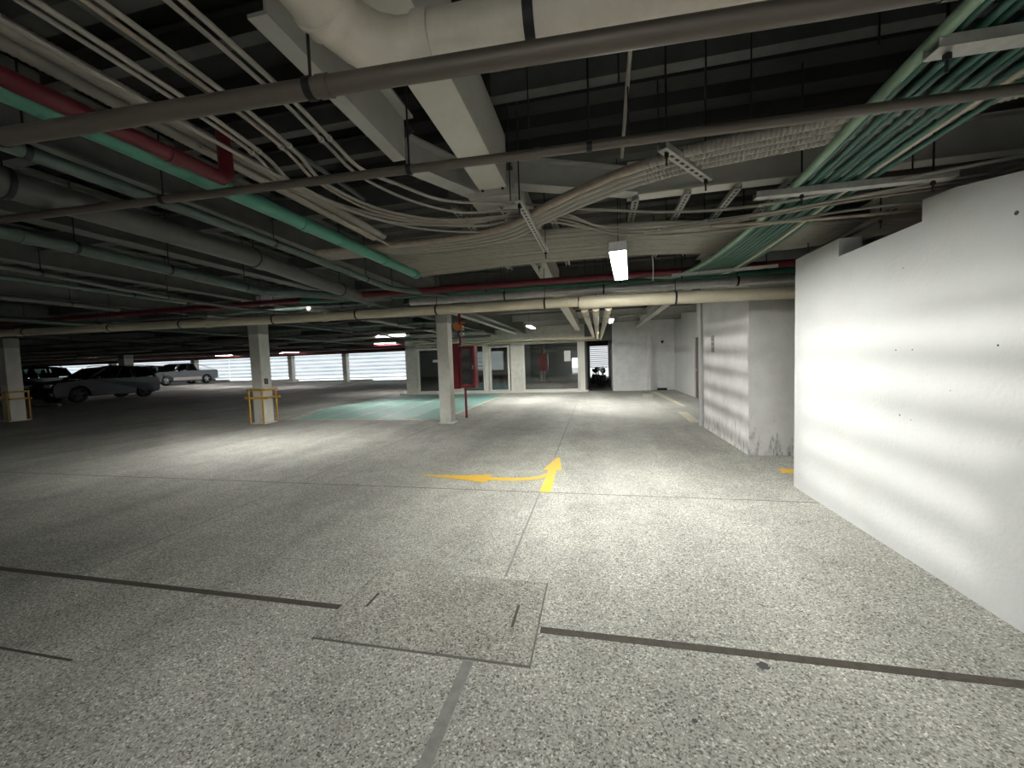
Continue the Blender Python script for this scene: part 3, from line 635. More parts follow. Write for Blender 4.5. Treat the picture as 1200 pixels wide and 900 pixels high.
for (y, x0, x1, z, r, m, lab) in extra:
    pipe('cross_pipe', lab, 'pipe', [(x0, y, z), (x1, y+0.05, z)], r, m, coup=((x1-x0)*0.5, (x1-x0)*0.8), hang=[(x1-x0)*t for t in (0.4, 0.6, 0.75, 0.88, 0.97)], n=10)
for (x, y0, y1, z, r, m, lab) in [(-5.6, 6.8, 13.5, 2.72, 0.05, 'conduit', 'pale lengthwise pipe heading from the guarded column to the office'), (-7.9, 6.6, 20, 2.70, 0.035, 'greypipe', 'grey lengthwise pipe over the guarded column'),
                              (-11.2, 2.0, 18, 2.68, 0.05, 'ggrey', 'grey green lengthwise pipe over the dark empty bay'), (-15.5, 3, 22, 2.70, 0.045, 'greypipe', 'grey lengthwise pipe near the dark cars'),
                              (-6.9, 0.2, 5.5, 2.74, 0.03, 'ggrey', 'thin grey green lengthwise pipe before the long cream pipe'), (-8.3, 1.0, 5.4, 2.70, 0.045, 'greypipe', 'grey lengthwise pipe ending at the long cream pipe')]:
    pipe('lengthwise_pipe', lab, 'pipe', [(x, y0, z), (x-0.1, y1, z)], r, m, coup=((y1-y0)*0.6,), hang=[(y1-y0)*t for t in (0.3, 0.55, 0.85)], n=10)
# tangle of cables by the guarded column
for k in range(5):
    rnd = random.Random(40+k)
    P = [(-6.9+rnd.uniform(-.1, .1), 7.3+rnd.uniform(-.2, .2), 2.66), (-6.3, 7.6+rnd.uniform(-.2, .2), 2.58+rnd.uniform(-.06, .05)), (-5.8, 7.8+rnd.uniform(-.2, .2), 2.5+rnd.uniform(-.05, .1)), (-5.1, 8.0+rnd.uniform(-.2, .2), 2.62), (-4.3, 8.4, 2.70)]
    tag(obj('loose_cable', tube(B(), smooth_path(P, 6), 0.012, 6), 'black', smooth=True), 'loose black cable in the sagging tangle beyond the long cream pipe', 'cable', 'sagging black cables')

# three drop pipes toward the office
for k, (x0, x1) in enumerate(((-0.13, -0.02), (0.03, 0.12), (0.21, 0.26))):
    lab = ('cream lengthwise pipe nearest the white girder, of the trio below the thick cream pipe', 'middle cream lengthwise pipe of the trio below the thick cream pipe', 'cream lengthwise pipe nearest the scuffed wall, of the trio below the thick cream pipe')[k]
    pipe('drain_pipe', lab, 'pipe', [(x0, 5.80, 2.24), (x0, 6.1, 2.22), (x1, 16.9+0.3*k, 2.44-0.03*k), (x1-0.3, 17.2+0.3*k, 2.44-0.03*k), (-8.6, 17.4+0.3*k, 2.56-0.04*k)] if k != 1 else [(x0, 5.80, 2.24), (x0, 6.1, 2.22), (x1, 17.3, 2.42)], 0.052, 'cream', coup=(0.5, 5.5), hang=(0.9, 3, 7.5), n=12, clamp='strut')

# ------------------------------------------------------------------ lamps
def lamp(x, y, z, L, w, label, far=False, rz=0.0, rods=True):
    g = empty('batten_lamp', (x, y, z)); tag(g, label, 'ceiling lamp')
    sk = 0.085 if far == 3 else 0.036
    hb = box(B(), x-w/2, x+w/2, y-L/2, y+L/2, z+0.036, z+0.085, 0.006)
    for sx in (-1, 1): box(hb, x+sx*(w/2-0.004)-0.004, x+sx*(w/2-0.004)+0.004, y-L/2, y+L/2, z+0.036-sk, z+0.04)
    for sy in (-1, 1): box(hb, x-w/2, x+w/2, y+sy*(L/2-0.004)-0.004, y+sy*(L/2-0.004)+0.004, z+0.036-max(sk, 0.036), z+0.04)
    obj('housing', hb, 'lampwhite', g)
    tb = box(B(), x-w/2+0.01, x+w/2-0.01, y-L/2+0.01, y+L/2-0.01, z, z+0.036, 0.008); obj('diffuser', tb, {True: 'tubefar', None: 'tubefill', False: 'tube', 2: 'tubeaisle', 3: 'tubeaisle'}[far], g)
    if rods:
        for yy in (-L*0.35, L*0.35): obj('hanger_rod', tube(B(), [(x, y+yy, z+0.085), (x, y+yy, DECK)], 0.004, 6), 'black', g)
    g.rotation_euler = (0, 0, rz)
    return g
lamp(0.275, 4.22, 2.44, 1.3, 0.155, 'bright hanging batten lamp below the flat conduit layer', False, -0.09)
lamp(-2.35, 14.6, 2.80, 1.25, 0.16, 'lit batten lamp over the aisle in front of the wide office window', 2)
lamp(-8.2, 14.6, 2.78, 1.25, 0.16, 'lit batten lamp just beyond the long cream pipe over the green bay', 2, PI/2)
lamp(-11.5, 19.8, 2.80, 1.3, 0.2, 'lit batten lamp beside the office corner, toward the slatted opening', True, PI/2)
lamp(0.52, 12.4, 2.66, 1.2, 0.12, 'lit batten lamp beside the trio of cream pipes', 2)
lamp(-6.35, 6.63, 2.90, 1.2, 0.14, 'hooded lit batten lamp tucked above the dull red cross pipe', 3, PI/2)
lamp(-36.0, 21.0, 2.78, 1.6, 0.25, 'pinkish lit lamp above the dark cars at the picture edge', True, PI/2)
lamp(-28.5, 25.0, 2.80, 1.6, 0.22, 'lit lamp above the silver pickup roof', True, PI/2)
lamp(-22.5, 25.0, 2.80, 1.6, 0.22, 'lit lamp just left of the guarded column head', True, PI/2)
lamp(-33.5, 27.0, 2.80, 1.6, 0.22, 'lit lamp over the black car behind the graphite one', True, PI/2)
# added lamp, unseen behind the viewer, to brighten the foreground floor
lamp(0.3, -2.2, 2.70, 1.2, 0.15, 'added fill lamp, unseen behind the viewer, near the rear opening', None)

# ------------------------------------------------------------------ office front
OY = 18.45
bm = B()
box(bm, -9.60, -8.98, OY, OY+0.25, 0.06, 2.5); box(bm, -9.60, -9.40, OY+0.25, 26, 0.06, 2.5)
box(bm, -9.6, -0.45, OY, OY+0.25, 2.40, DECK)
box(bm, -4.02, -3.42, OY, OY+0.25, 0.06, 2.4)
box(bm, -7.35, -6.6, OY, OY+0.25, 0.06, 2.4)
struct('wall_office', bm, 'column')
struct('trim_4', box(B(), -9.85, -0.30, OY-0.28, OY+0.3, 0, 0.075, 0.01), 'frame')
def door(x0, x1, z1, name, glasslab, handle_x, bar=False):
    fw = 0.09
    bm = B(); box(bm, x0, x0+fw, OY-0.07, OY+0.06, 0.075, z1); box(bm, x1-fw, x1, OY-0.07, OY+0.06, 0.075, z1); box(bm, x0+fw, x1-fw, OY-0.07, OY+0.06, z1-fw, z1); box(bm, x0+fw, x1-fw, OY-0.07, OY+0.06, 0.075, 0.16)
    d = struct(name, bm, 'frame')
    obj('glass_pane', box(B(), x0+fw, x1-fw, OY+0.02, OY+0.03, 0.16, z1-fw), 'glass', d)
    obj('door_handle', box(B(), handle_x-0.02, handle_x+0.02, OY-0.13, OY-0.07, 0.95, 1.15, 0.006), 'alloy', d)
    if bar:
        obj('latch_bar', box(B(), x1-0.62, x1-0.02, OY-0.11, OY-0.07, 1.62, 1.75, 0.006), 'frame', d)
    return d
door(-8.93, -7.43, 2.33, 'door_1', '', -7.6, True)
door(-5.10, -4.07, 2.33, 'door_2', '', -4.15)
struct('trim_5', box(B(), -5.32, -5.14, OY-0.02, OY+0.1, 0.075, 2.4), 'frame')
def window(x0, x1, z0, z1, name, mull=()):
    fw = 0.07; bm = B()
    box(bm, x0, x0+fw, OY-0.07, OY+0.08, z0, z1); box(bm, x1-fw, x1, OY-0.07, OY+0.08, z0, z1); box(bm, x0+fw, x1-fw, OY-0.07, OY+0.08, z1-fw, z1); box(bm, x0+fw, x1-fw, OY-0.07, OY+0.08, z0, z0+fw)
    w = struct(name, bm, 'frame'); obj('glass_pane', box(B(), x0+fw, x1-fw, OY+0.03, OY+0.04, z0+fw, z1-fw), 'glass', w); return w
window(-6.58, -5.34, 0.075, 2.4, 'window_2'); 
w3 = window(-3.40, -0.72, 0.075, 2.4, 'window_3')
struct('trim_6', box(B(), -0.70, -0.45, OY-0.04, OY+0.25, 0, 2.5, 0.01), 'frame')
tag(obj('paper_notice', box(B(), -1.42, -1.12, OY+0.012, OY+0.026, 1.45, 1.95), 'paper'), 'pale paper notice taped inside the wide office window', 'notice')
# office interior
struct('floor_office', box(B(), -9.4, -0.45, OY+0.26, 26, 0.0, 0.06), 'greyfloor')
bm = B(); box(bm, -9.4, -8.6, 26, 26.2, 0, DECK); box(bm, -8.6, -0.45, 26, 26.2, 2.3, DECK); box(bm, -8.6, -7.9, 26, 26.2, 0, 1.0); box(bm, -4.3, -4.1, 26, 26.2, 0, 2.3); box(bm, -4.1, -0.45, 26, 26.2, 0, 2.3); box(bm, -7.9, -4.3, 26, 26.2, 0, 1.0)
struct('wall_office_back', bm, 'wall_dirty')
struct('wall_partition', box(B(), -4.45, -4.3, OY+0.26, 26, 0.06, DECK), 'wall_dirty')
tag(obj('inner_window', box(B(), -3.85, -3.15, 25.9, 25.98, 1.15, 2.15, 0.02), 'paper'), 'small pale window panel seen through the wide office glass', 'window panel')
tag(obj('office_desk', box(box(box(B(), -7.6, -5.2, 21.5, 22.2, 0.72, 0.78, 0.01), -7.5, -7.4, 21.6, 22.1, 0.06, 0.72), -5.4, -5.3, 21.6, 22.1, 0.06, 0.72), 'greypipe'), 'long grey desk inside the office behind the middle glass', 'desk')
# doorway to the motorcycle store
bm = B(); box(bm, -0.45, -0.36, OY, 24.2, 0, DECK); box(bm, -0.36, 0.80, OY, OY+0.2, 2.36, DECK); 
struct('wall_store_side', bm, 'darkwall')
bm = B(); box(bm, -0.36, -0.30, 24.2, 24.4, 0, DECK); box(bm, 0.86, 1.2, 24.2, 24.4, 0, DECK); box(bm, -0.30, 0.86, 24.2, 24.4, 2.3, DECK); box(bm, -0.30, 0.86, 24.2, 24.4, 0, 0.35)
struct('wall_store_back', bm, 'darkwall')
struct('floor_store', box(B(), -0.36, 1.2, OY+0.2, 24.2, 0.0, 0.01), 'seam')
bm = B()
for k in range(16):
    z = 0.35+k*0.122; obox(bm, (-0.30, 24.34, z+0.05), (1, 0, 0), 0.045, 0.006, 1.16, up=(0, -0.9, 0.5))
struct('window_4', bm, 'paper')
struct('window_4_reveal', box(B(), -0.31, -0.29, 24.25, 24.42, 0.35, 2.3), 'frame')
# white back wall with pilaster, side wall, brown door
bm = B(); box(bm, 0.80, 2.60, 18.5, 18.7, 0, DECK); box(bm, 2.60, 3.55, 18.62, 18.8, 0, DECK); box(bm, 0.80, 0.95, 18.7, 24.4, 0, DECK)
struct('wall_back', bm, 'block')
struct('trim_7', box(B(), 2.30, 2.48, 18.42, 18.5, 0, 2.62, 0.006), 'block')
struct('baseboard_back', box(B(), 0.80, 2.30, 18.43, 18.5, 0, 0.07), 'frame')
bm = B(); box(bm, 3.52, 3.75, 15.0, 18.62, 0, DECK); box(bm, 3.52, 3.75, 8.9, 13.9, 0, DECK); box(bm, 3.52, 3.75, 13.9, 15.0, 2.15, DECK)
struct('wall_corridor', bm, 'wall')
d3 = struct('door_3', box(B(), 3.56, 3.62, 13.9, 15.0, 0, 2.15, 0.005), 'brown')
obj('door_handle', box(B(), 3.50, 3.56, 14.85, 14.9, 0.95, 1.05, 0.004), 'alloy', d3)
tag(obj('wall_camera', box(box(B(), 2.94, 3.06, 18.52, 18.62, 2.15, 2.24, 0.01), 2.98, 3.02, 18.55, 18.62, 2.1, 2.15), 'black'), 'small black camera high on the white end wall', 'camera')
tag(obj('black_box', box(B(), 2.75, 3.15, 18.35, 18.55, 0, 0.1, 0.01), 'black'), 'low black box on the floor at the foot of the end wall', 'box')
# plate with three holes on scuffed wall
pl = obj('wall_plate', box(B(), 2.188, 2.2, 7.92, 8.08, 1.55, 1.87, 0.003), 'plate'); tag(pl, 'small grey vertical plate on the scuffed wall beside the corridor', 'plate')
for z in (1.62, 1.71, 1.80): obj('slot', box(B(), 2.184, 2.19, 7.96, 8.04, z-0.02, z+0.02, 0.002), 'black', pl)
# nail holes and marks on the right wall
for (y, z, r) in ((3.35, 1.49, 0.006), (3.2, 1.49, 0.005), (3.3, 1.02, 0.006), (3.2, 1.0, 0.004), (2.62, 1.5, 0.006), (3.3, 2.07, 0.004), (2.55, 2.18, 0.012), (3.6, 1.25, 0.003), (2.9, 1.23, 0.003)):
    tag(obj('wall_mark', tube(B(), [(2.149, y, z), (2.1515, y, z)], r, 8), 'stain'), 'tiny dark fixing hole in the bright white wall', 'hole', 'fixing holes in the bright wall')

# ------------------------------------------------------------------ fire cabinet with riser
fr = empty('hose_cabinet', (-3.45, 10.0, 0)); tag(fr, 'red fire hose cabinet on a red riser behind the white column', 'fire cabinet')
obj('body', box(B(), -3.78, -3.62, 9.95, 10.35, 0.82, 2.05, 0.01), 'red', fr)
bx = obj('cabinet_box', box(B(), -3.62, -3.18, 10.02, 10.30, 0.84, 1.98, 0.012), 'red', fr)
bm = B(); x0, x1, z0, z1, yy = -3.60, -3.20, 0.88, 1.94, 9.985
for a in ((x0, x0+0.05, z0, z1), (x1-0.05, x1, z0, z1), (x0+0.05, x1-0.05, z0, z0+0.05), (x0+0.05, x1-0.05, z1-0.05, z1)): box(bm, a[0], a[1], yy, yy+0.035, a[2], a[3])
dr = obj('door', bm, 'red', fr); obj('pane', box(B(), x0+0.05, x1-0.05, yy+0.02, yy+0.028, z0+0.05, z1-0.05), 'carglass', dr)
obj('latch', box(B(), x1-0.04, x1-0.015, yy-0.02, yy, 1.35, 1.45), 'alloy', dr)
obj('riser', tube(B(), [(-3.52, 10.15, 0), (-3.52, 10.15, 0.84)], 0.033, 12), 'red', fr, smooth=True)
obj('upper_riser', tube(B(), [(-3.60, 10.1, 2.0), (-3.60, 10.1, 2.95)], 0.04, 12), 'red', fr, smooth=True)
vb = B(); tube(vb, [(-3.60, 10.1, 2.42), (-3.60, 10.1, 2.56)], 0.10, 14); tube(vb, [(-3.60, 9.98, 2.50), (-3.60, 9.86, 2.50)], 0.045, 10); tube(vb, [(-3.60, 9.86, 2.5), (-3.60, 9.845, 2.5)], 0.10, 12)
tube(vb, [(-3.74, 10.1, 2.62), (-3.44, 10.1, 2.62)], 0.03, 8)
obj('valve', vb, 'brass', fr, smooth=True)
gb = B(); tube(gb, [(-3.50, 10.0, 2.30), (-3.50, 9.95, 2.30)], 0.06, 12); obj('gauge', gb, 'alloy', fr, smooth=True)
tag(obj('tie_cable', tube(B(), smooth_path([(-8.6, 18.3, 2.36), (-5.5, 12.0, 2.12), (-3.86, 9.5, 2.02), (-3.55, 9.9, 2.03)], 6), 0.006, 5), 'black'), 'thin dark cable strung from the office to the white column', 'cable')

# ------------------------------------------------------------------ vehicles (built nose toward -Y, parked nose in)
def car(kind, loc, rz, paint, label, scale=1.0):
    """profile points are (y along length, z); nose at negative y"""
    if kind == 'suv':
        L, W, hh = 4.65, 1.84, 1.68; wr, wy = 0.36, (-1.40, 1.35)
        low = [(-2.28, 0.30), (-2.33, 0.55), (-2.30, 0.78), (-2.15, 0.93), (-1.25, 1.04), (-1.05, 1.06), (1.90, 1.08), (2.04, 1.02), (2.12, 0.75), (2.08, 0.40), (2.0, 0.28)]
        green = [(-1.10, 1.04), (-0.40, 1.52), (-0.10, 1.62), (0.6, 1.68), (1.4, 1.65), (1.80, 1.56), (2.02, 1.05)]
    else:
        L, W, hh = 5.4, 1.88, 1.80; wr, wy = 0.39, (-1.72, 1.62)
        low = [(-2.62, 0.42), (-2.68, 0.70), (-2.64, 0.95), (-2.45, 1.05), (-1.25, 1.13), (-1.0, 1.15), (0.72, 1.16), (2.62, 1.18), (2.70, 1.12), (2.70, 0.62), (2.60, 0.48)]
        green = [(-1.15, 1.12), (-0.55, 1.66), (-0.25, 1.76), (0.45, 1.78), (0.75, 1.70), (0.92, 1.16)]
    root = empty('parked_car' if kind == 'suv' else 'pickup_truck', loc, rz); tag(root, label, 'car' if kind == 'suv' else 'pickup truck')
    WORLD[root.name] = Vector((0, 0, 0))
    # bottom outline with wheel arches
    bot = []
    for cy in sorted(wy, reverse=True):
        ar = wr+0.07
        bot.append((cy+ar, 0.27))
        for k in range(1, 8): a = PI*k/8; bot.append((cy+ar*math.cos(a), wr+ar*math.sin(a)*0.98))
        bot.append((cy-ar, 0.27))
    outline = low + bot
    bm = B(); layers = []
    cyy, czz = 0.0, 0.7
    for x, s in ((-W/2, 0.965), (-W/2+0.07, 1.0), (W/2-0.07, 1.0), (W/2, 0.965)):
        layers.append([bm.verts.new((x, cyy+(y-cyy)*(0.985 if s < 1 else 1), czz+(z-czz)*s)) for y, z in outline])
    n = len(outline)
    for a, b in zip(layers, layers[1:]):
        for k in range(n): bm.faces.new((a[k], a[(k+1) % n], b[(k+1) % n], b[k]))
    for l in (layers[0], layers[-1]):
        f = bm.faces.new(l); bmesh.ops.triangulate(bm, faces=[f])
    obj('body', bm, paint, root, base=(0, 0, 0), smooth=False)
    # cabin: roof shell now, pillars once the window cuts are known
    zb = 1.05 if kind == 'suv' else 1.14; zt = max(z for _, z in green)
    # glass set slightly proud of the cabin
    def side_x(z, sg): return sg*(W/2-0.06-0.20*(z-zb)/(zt-zb)+0.006)
    ztop = zt-0.12
    def lin(pts, z, first=True):
        P = pts if first else pts[::-1]
        for (ya, za), (yb, zb_) in zip(P, P[1:]):
            if min(za, zb_) <= z <= max(za, zb_) and za != zb_: return ya+(yb-ya)*(z-za)/(zb_-za)
        return P[0][0]
    f0, f1 = lin(green, zb+0.05)+0.10, lin(green, ztop)+0.12
    r0, r1 = lin(green, zb+0.05, False)-0.10, lin(green, ztop, False)-0.14
    cuts = [0.0, 0.36, 0.66, 1.0] if kind == 'suv' else [0.0, 0.52, 1.0]
    rf = [(f1-0.12, ztop)] + [(y, z) for y, z in green if z > ztop] + [(r1+0.14, ztop)]
    bm = B(); ls = [[bm.verts.new((sg*(side_x(z, 1)-0.012 if z <= ztop else side_x(z, 1)-0.05), y, z)) for y, z in rf] for sg in (-1, 1)]
    for k in range(len(rf)): bm.faces.new((ls[0][k], ls[0][(k+1) % len(rf)], ls[1][(k+1) % len(rf)], ls[1][k]))
    for l in ls: bm.faces.new(l)
    bmesh.ops.triangulate(bm, faces=[f for f in bm.faces if len(f.verts) > 4])
    for sg in (-1, 1):
        for a in cuts:
            e0 = 0.05 if a == 0 else -0.05 if a == 1 else 0
            p0 = Vector((side_x(zb, sg)-sg*0.03, f0+(r0-f0)*a-e0, zb-0.03)); p1 = Vector((side_x(ztop, sg)-sg*0.03, f1+(r1-f1)*a-e0, ztop+0.01))
            obox(bm, p0, p1-p0, 0.07 if 0 < a < 1 else 0.10, 0.05, (p1-p0).length, up=(1, 0, 0))
    obj('cabin', bm, paint, root, base=(0, 0, 0))
    bm = B()
    for yy in ((-0.35, 0.55, 1.35) if kind == 'suv' else (-0.25, 0.45)):
        for xx in (-0.42, 0.42): box(bm, xx-0.24, xx+0.24, yy, yy+0.12, 0.9, zb+0.30, 0.03)
        for xx in (-0.42, 0.42): box(bm, xx-0.12, xx+0.12, yy+0.02, yy+0.1, zb+0.30, zb+0.46, 0.03)
    obj('seats', bm, 'black', root, base=(0, 0, 0))
    for sg in (-1, 1):
        for a, b in zip(cuts, cuts[1:]):
            ya0, yb0 = f0+(r0-f0)*a+0.03, f0+(r0-f0)*b-0.03; ya1, yb1 = f1+(r1-f1)*a+0.03, f1+(r1-f1)*b-0.03
            bm = B(); xx0, xx1 = side_x(zb+0.05, sg), side_x(ztop, sg)
            q = [bm.verts.new(c) for c in ((xx0, ya0, zb+0.05), (xx0, yb0, zb+0.05), (xx1, yb1, ztop), (xx1, ya1, ztop))]
            q2 = [bm.verts.new((v.co.x-sg*0.01, v.co.y, v.co.z)) for v in q]
            bm.faces.new(q); bm.faces.new(q2[::-1])
            for k in range(4): bm.faces.new((q[k], q[(k+1) % 4], q2[(k+1) % 4], q2[k]))
            obj('side_window', bm, 'carclear', root, base=(0, 0, 0))
    def screen(p0, p1, nm, off):
        bm = B(); (y0, z0), (y1, z1) = p0, p1
        hx0 = W/2-0.14-0.2*(z0-zb)/(zt-zb); hx1 = W/2-0.14-0.2*(z1-zb)/(zt-zb)
        q = [bm.verts.new(c) for c in ((-hx0, y0+off, z0), (hx0, y0+off, z0), (hx1, y1+off, z1), (-hx1, y1+off, z1))]
        q2 = [bm.verts.new((v.co.x, v.co.y-off*0.6, v.co.z-0.01)) for v in q]; bm.faces.new(q); bm.faces.new(q2[::-1])
        for k in range(4): bm.faces.new((q[k], q[(k+1) % 4], q2[(k+1) % 4], q2[k]))
        obj(nm, bm, 'carclear', root, base=(0, 0, 0))
    screen((lin(green, zb+0.06), zb+0.06), (lin(green, ztop), ztop), 'windscreen', -0.012)
    screen((lin(green, zb+0.10, False), zb+0.10), (lin(green, ztop, False), ztop), 'rear_window', 0.012)
    fy, ry = low[1][0], low[-3][0]
    for sg in (-1, 1):
        obj('headlamp', box(B(), sg*0.62-0.2, sg*0.62+0.2, fy-0.005, fy+0.22, 0.72, 0.88, 0.03), 'cardlight', root, base=(0, 0, 0))
        obj('tail_lamp', box(B(), sg*(W/2-0.10)-0.07, sg*(W/2-0.10)+0.07, ry-0.12, ry+0.015, 0.78, 1.0, 0.02), 'taill', root, base=(0, 0, 0))
        obj('wing_mirror', box(B(), sg*(W/2+0.08)-0.09, sg*(W/2+0.08)+0.09, -0.78, -0.66, 1.05, 1.18, 0.03), paint, root, base=(0, 0, 0))
    obj('grille', box(B(), -0.42, 0.42, fy-0.02, fy+0.1, 0.55, 0.82, 0.02), 'black', root, base=(0, 0, 0))
    obj('bumper', box(B(), -W/2+0.03, W/2-0.03, fy-0.08, fy+0.2, 0.32, 0.52, 0.04), 'cartrim' if kind != 'suv' else paint, root, base=(0, 0, 0))
    obj('bumper', box(B(), -W/2+0.03, W/2-0.03, ry-0.2, ry+0.07, 0.42, 0.62, 0.04), 'cartrim' if kind != 'suv' else 'alloy', root, base=(0, 0, 0))
    if kind != 'suv':
        for sg in (-1, 1):
            obj('sill_trim', box(B(), sg*(W/2-0.01)-0.02, sg*(W/2-0.01)+0.02, wy[0]+0.5, wy[1]-0.5, 0.38, 0.62, 0.01), 'cartrim', root, base=(0, 0, 0))
        bm = B()                                   # open bed with sport bar
        for sg in (-1, 1): tube(bm, smooth_path([(sg*0.78, 1.0, 1.16), (sg*0.72, 1.15, 1.62), (sg*0.74, 1.9, 1.40), (sg*0.78, 2.5, 1.2)], 5), 0.03, 8)
        tube(bm, [(-0.72, 1.15, 1.62), (0.72, 1.15, 1.62)], 0.03, 8)
        obj('sport_bar', bm, 'alloy', root, base=(0, 0, 0), smooth=True)
        obj('bed_cover', box(B(), -W/2+0.14, W/2-0.14, 0.98, 2.6, 1.15, 1.19, 0.01), 'black', root, base=(0, 0, 0))
    else:
        for sg in (-1, 1): obj('roof_rail', tube(B(), [(sg*0.62, -0.1, zt-0.01), (sg*0.62, 0.1, zt+0.04), (sg*0.62, 1.5, zt+0.02), (sg*0.62, 1.65, zt-0.06)], 0.018, 6), 'black', root, base=(0, 0, 0))
    for cy in wy:
        for sg in (-1, 1):
            cx = sg*(W/2-0.14)
            bm = B(); prof = [(0.10, wr*0.62), (0.12, wr*0.9), (0.08, wr), (-0.08, wr), (-0.12, wr*0.9), (-0.10, wr*0.62)]
            rr = [[bm.verts.new((cx+a, cy+b*math.cos(2*PI*k/24), wr+b*math.sin(2*PI*k/24))) for k in range(24)] for a, b in prof]
            for a, b in zip(rr, rr[1:]+rr[:1]):
                for k in range(24): bm.faces.new((a[k], a[(k+1) % 24], b[(k+1) % 24], b[k]))
            wh = obj('wheel', bm, 'rubber', root, base=(0, 0, 0), smooth=True)
            bm = B(); ox = cx+sg*0.085
            tube(bm, [(ox-sg*0.1, cy, wr), (ox-sg*0.09, cy, wr)], wr*0.62, 20)
            tube(bm, [(ox-sg*0.02, cy, wr), (ox+sg*0.02, cy, wr)], wr*0.16, 12)
            for k in range(5):
                a = 2*PI*k/5+0.3; obox(bm, (ox, cy, wr), (0, math.cos(a), math.sin(a)), 0.035, wr*0.22, wr*0.62, up=(1, 0, 0))
            obj('rim', bm, 'alloy' if kind != 'suv' else 'greypipe', wh, base=(0, 0, 0))
    bm = B(); box(bm, -W/2+0.1, W/2-0.1, low[0][0]+0.1, low[-1][0]-0.1, 0.24, 0.34); obj('underbody', bm, 'black', root, base=(0, 0, 0))
    root.scale = (scale,)*3
    return root
# parts above are in the car's own space, so let children sit at zero
def park(kind, x, y, rz, paint, label, s=1.0):
    r = car(kind, (x, y, ramp(x)), rz, paint, label, s)
    for ch in r.children:
        ch.location = (0, 0, 0)
        for g in ch.children: g.location = (0, 0, 0)
    return r
park('suv', -25.9, 15.55, 0.02, 'cargrey', 'graphite estate car parked behind the column, nose to the aisle', 1.06)
park('suv', -31.5, 15.0, 0.0, 'carblack', 'black tall car half hidden by the column at the picture edge', 1.08)
park('truck', -37.7, 28.5, 0.03, 'carsilver', 'silver double cab pickup parked against the bright slatted opening', 1.10)
park('suv', -41.3, 27.8, 0.0, 'carblack', 'black car with see-through glass just beside the silver pickup', 1.05)
park('suv', -44.9, 27.6, 0.0, 'cargrey', 'dark grey car second along from the silver pickup', 1.05)

# wheel stops
for x in (-24.6, -29.8):
    tag(obj('wheel_stop', box(B(), x-0.9, x+0.9, 12.6, 12.75, ramp(x), ramp(x)+0.1, 0.02), 'line_paint'), ('pale wheel stop on the floor before the graphite car' if x > -26 else 'pale wheel stop on the floor before the black tall car'), 'wheel stop')

# motorcycles in the store doorway
def moto(x, y, rz, label, col):
    root = empty('motorcycle', (x, y, 0.01), rz); tag(root, label, 'motorcycle')
    def P(name, bm, mat, par=None, sm=True):
        o = obj(name, bm, mat, par or root, base=(0, 0, 0), smooth=sm); o.location = (0, 0, 0); return o
    for wy in (-0.66, 0.66):
        bm = B(); Q = [(0, wy+0.27*math.cos(2*PI*k/20), 0.31+0.27*math.sin(2*PI*k/20)) for k in range(21)]; tube(bm, Q, 0.045, 8, caps=False)
        w = P('wheel', bm, 'rubber'); bm = B()
        for k in range(6):
            a = PI*k/3; tube(bm, [(0, wy, 0.31), (0, wy+0.25*math.cos(a), 0.31+0.25*math.sin(a))], 0.009, 5)
        P('rim', bm, 'alloy', w)
    bm = B(); tube(bm, [(0, -0.66, 0.31), (0, -0.40, 0.95)], 0.035, 8); P('fork', bm, 'alloy')
    bm = B(); tube(bm, smooth_path([(0.36, -0.22, 1.06), (0.2, -0.36, 1.02), (0, -0.40, 0.97), (-0.2, -0.36, 1.02), (-0.36, -0.22, 1.06)], 4), 0.016, 6); P('handlebar', bm, 'black')
    bm = B(); tube(bm, smooth_path([(0, -0.36, 0.80), (0, -0.15, 0.88), (0, 0.08, 0.80)], 5), 0.13, 12, radii=[0.06, 0.10, 0.13, 0.145, 0.15, 0.15, 0.145, 0.135, 0.12, 0.10, 0.07]); P('fuel_tank', bm, col)
    bm = B(); tube(bm, smooth_path([(0, 0.08, 0.78), (0, 0.4, 0.80), (0, 0.78, 0.88)], 5), 0.11, 10, radii=[0.08, 0.1, 0.11, 0.11, 0.11, 0.11, 0.11, 0.10, 0.09, 0.08, 0.05]); P('seat', bm, 'rubber')
    bm = B(); box(bm, -0.15, 0.15, -0.25, 0.2, 0.28, 0.62, 0.05); P('engine', bm, 'steel', sm=False)
    bm = B(); tube(bm, [(0.13, -0.15, 0.32), (0.16, 0.4, 0.33), (0.16, 0.85, 0.42)], 0.04, 8); P('exhaust', bm, 'alloy')
    bm = B(); tube(bm, [(0, -0.47, 0.92), (0, -0.58, 0.90)], 0.08, 12); P('headlamp', bm, 'cardlight')
    bm = B(); tube(bm, [(0, 0.66, 0.31), (0, 0.1, 0.42), (0, -0.1, 0.8)], 0.03, 8); P('chassis', bm, 'black')
    return root
moto(0.06, 23.2, 0.25, 'dark motorcycle against the louvred window, nearest the office glass', 'carblack')
moto(0.43, 21.9, -0.1, 'dark motorcycle beside the louvred window, nearest the white wall', 'carblack')
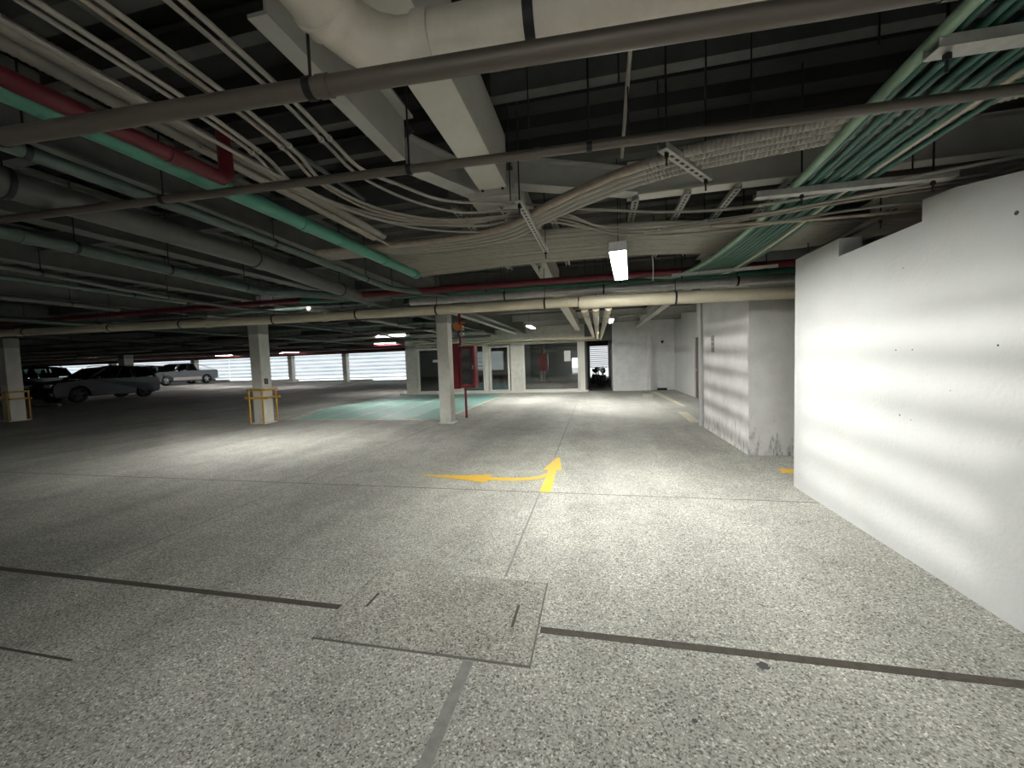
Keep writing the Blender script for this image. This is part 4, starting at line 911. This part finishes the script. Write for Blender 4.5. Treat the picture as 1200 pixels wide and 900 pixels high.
tag(obj('cardboard_box', box(B(), 0.24, 0.50, 23.5, 23.9, 0.01, 0.5, 0.01), 'cream'), 'pale carton on the floor between the two motorcycles', 'box')

# ------------------------------------------------------------------ light
w = bpy.data.worlds.new('daylight'); bpy.context.scene.world = w; w.use_nodes = True
wt = w.node_tree; bg = wt.nodes['Background']
tc = wt.nodes.new('ShaderNodeTexCoord'); sx = wt.nodes.new('ShaderNodeSeparateXYZ'); wt.links.new(tc.outputs['Generated'], sx.inputs[0])
mr = wt.nodes.new('ShaderNodeMapRange'); mr.inputs['From Min'].default_value = -0.5; mr.inputs['From Max'].default_value = 0.5
mr.inputs['To Min'].default_value = 6.2; mr.inputs['To Max'].default_value = 0.72; mr.interpolation_type = 'SMOOTHSTEP'
wt.links.new(sx.outputs['Y'], mr.inputs['Value']); wt.links.new(mr.outputs[0], bg.inputs[1])
bg.inputs[0].default_value = (0.93, 0.97, 1.0, 1)
def portal(loc, rot, sx, sy):
    l = bpy.data.lights.new('daylight_portal', 'AREA'); l.shape = 'RECTANGLE'; l.size = sx; l.size_y = sy
    l.cycles.is_portal = True
    o = bpy.data.objects.new('daylight_portal', l); C.objects.link(o); o.location = loc; o.rotation_euler = rot; return o
portal((-0.25, YB-0.25, 0.85), (PI/2, 0, PI), 4.3, 1.7)
portal((-37.5, YF+0.45, 1.6), (PI/2, 0, 0), 57, 3.0)
sl = bpy.data.lights.new('low_sun', 'SUN'); sl.energy = 1.0; sl.angle = math.radians(0.21); sl.color = (1.0, 0.98, 0.94)
so = bpy.data.objects.new('low_sun', sl); C.objects.link(so)
so.rotation_euler = Vector((1.35, -1.0, -0.03)).to_track_quat('-Z', 'Y').to_euler(); so.location = (-30, 40, 6)
sc = bpy.context.scene
sc.view_settings.view_transform = 'Standard'; sc.view_settings.look = 'None'
sc.view_settings.gamma = 1; sc.view_settings.use_curve_mapping = False
sc.view_settings.exposure = 0.45
sc.cycles.max_bounces = 8; sc.cycles.diffuse_bounces = 5; sc.cycles.sample_clamp_indirect = 8
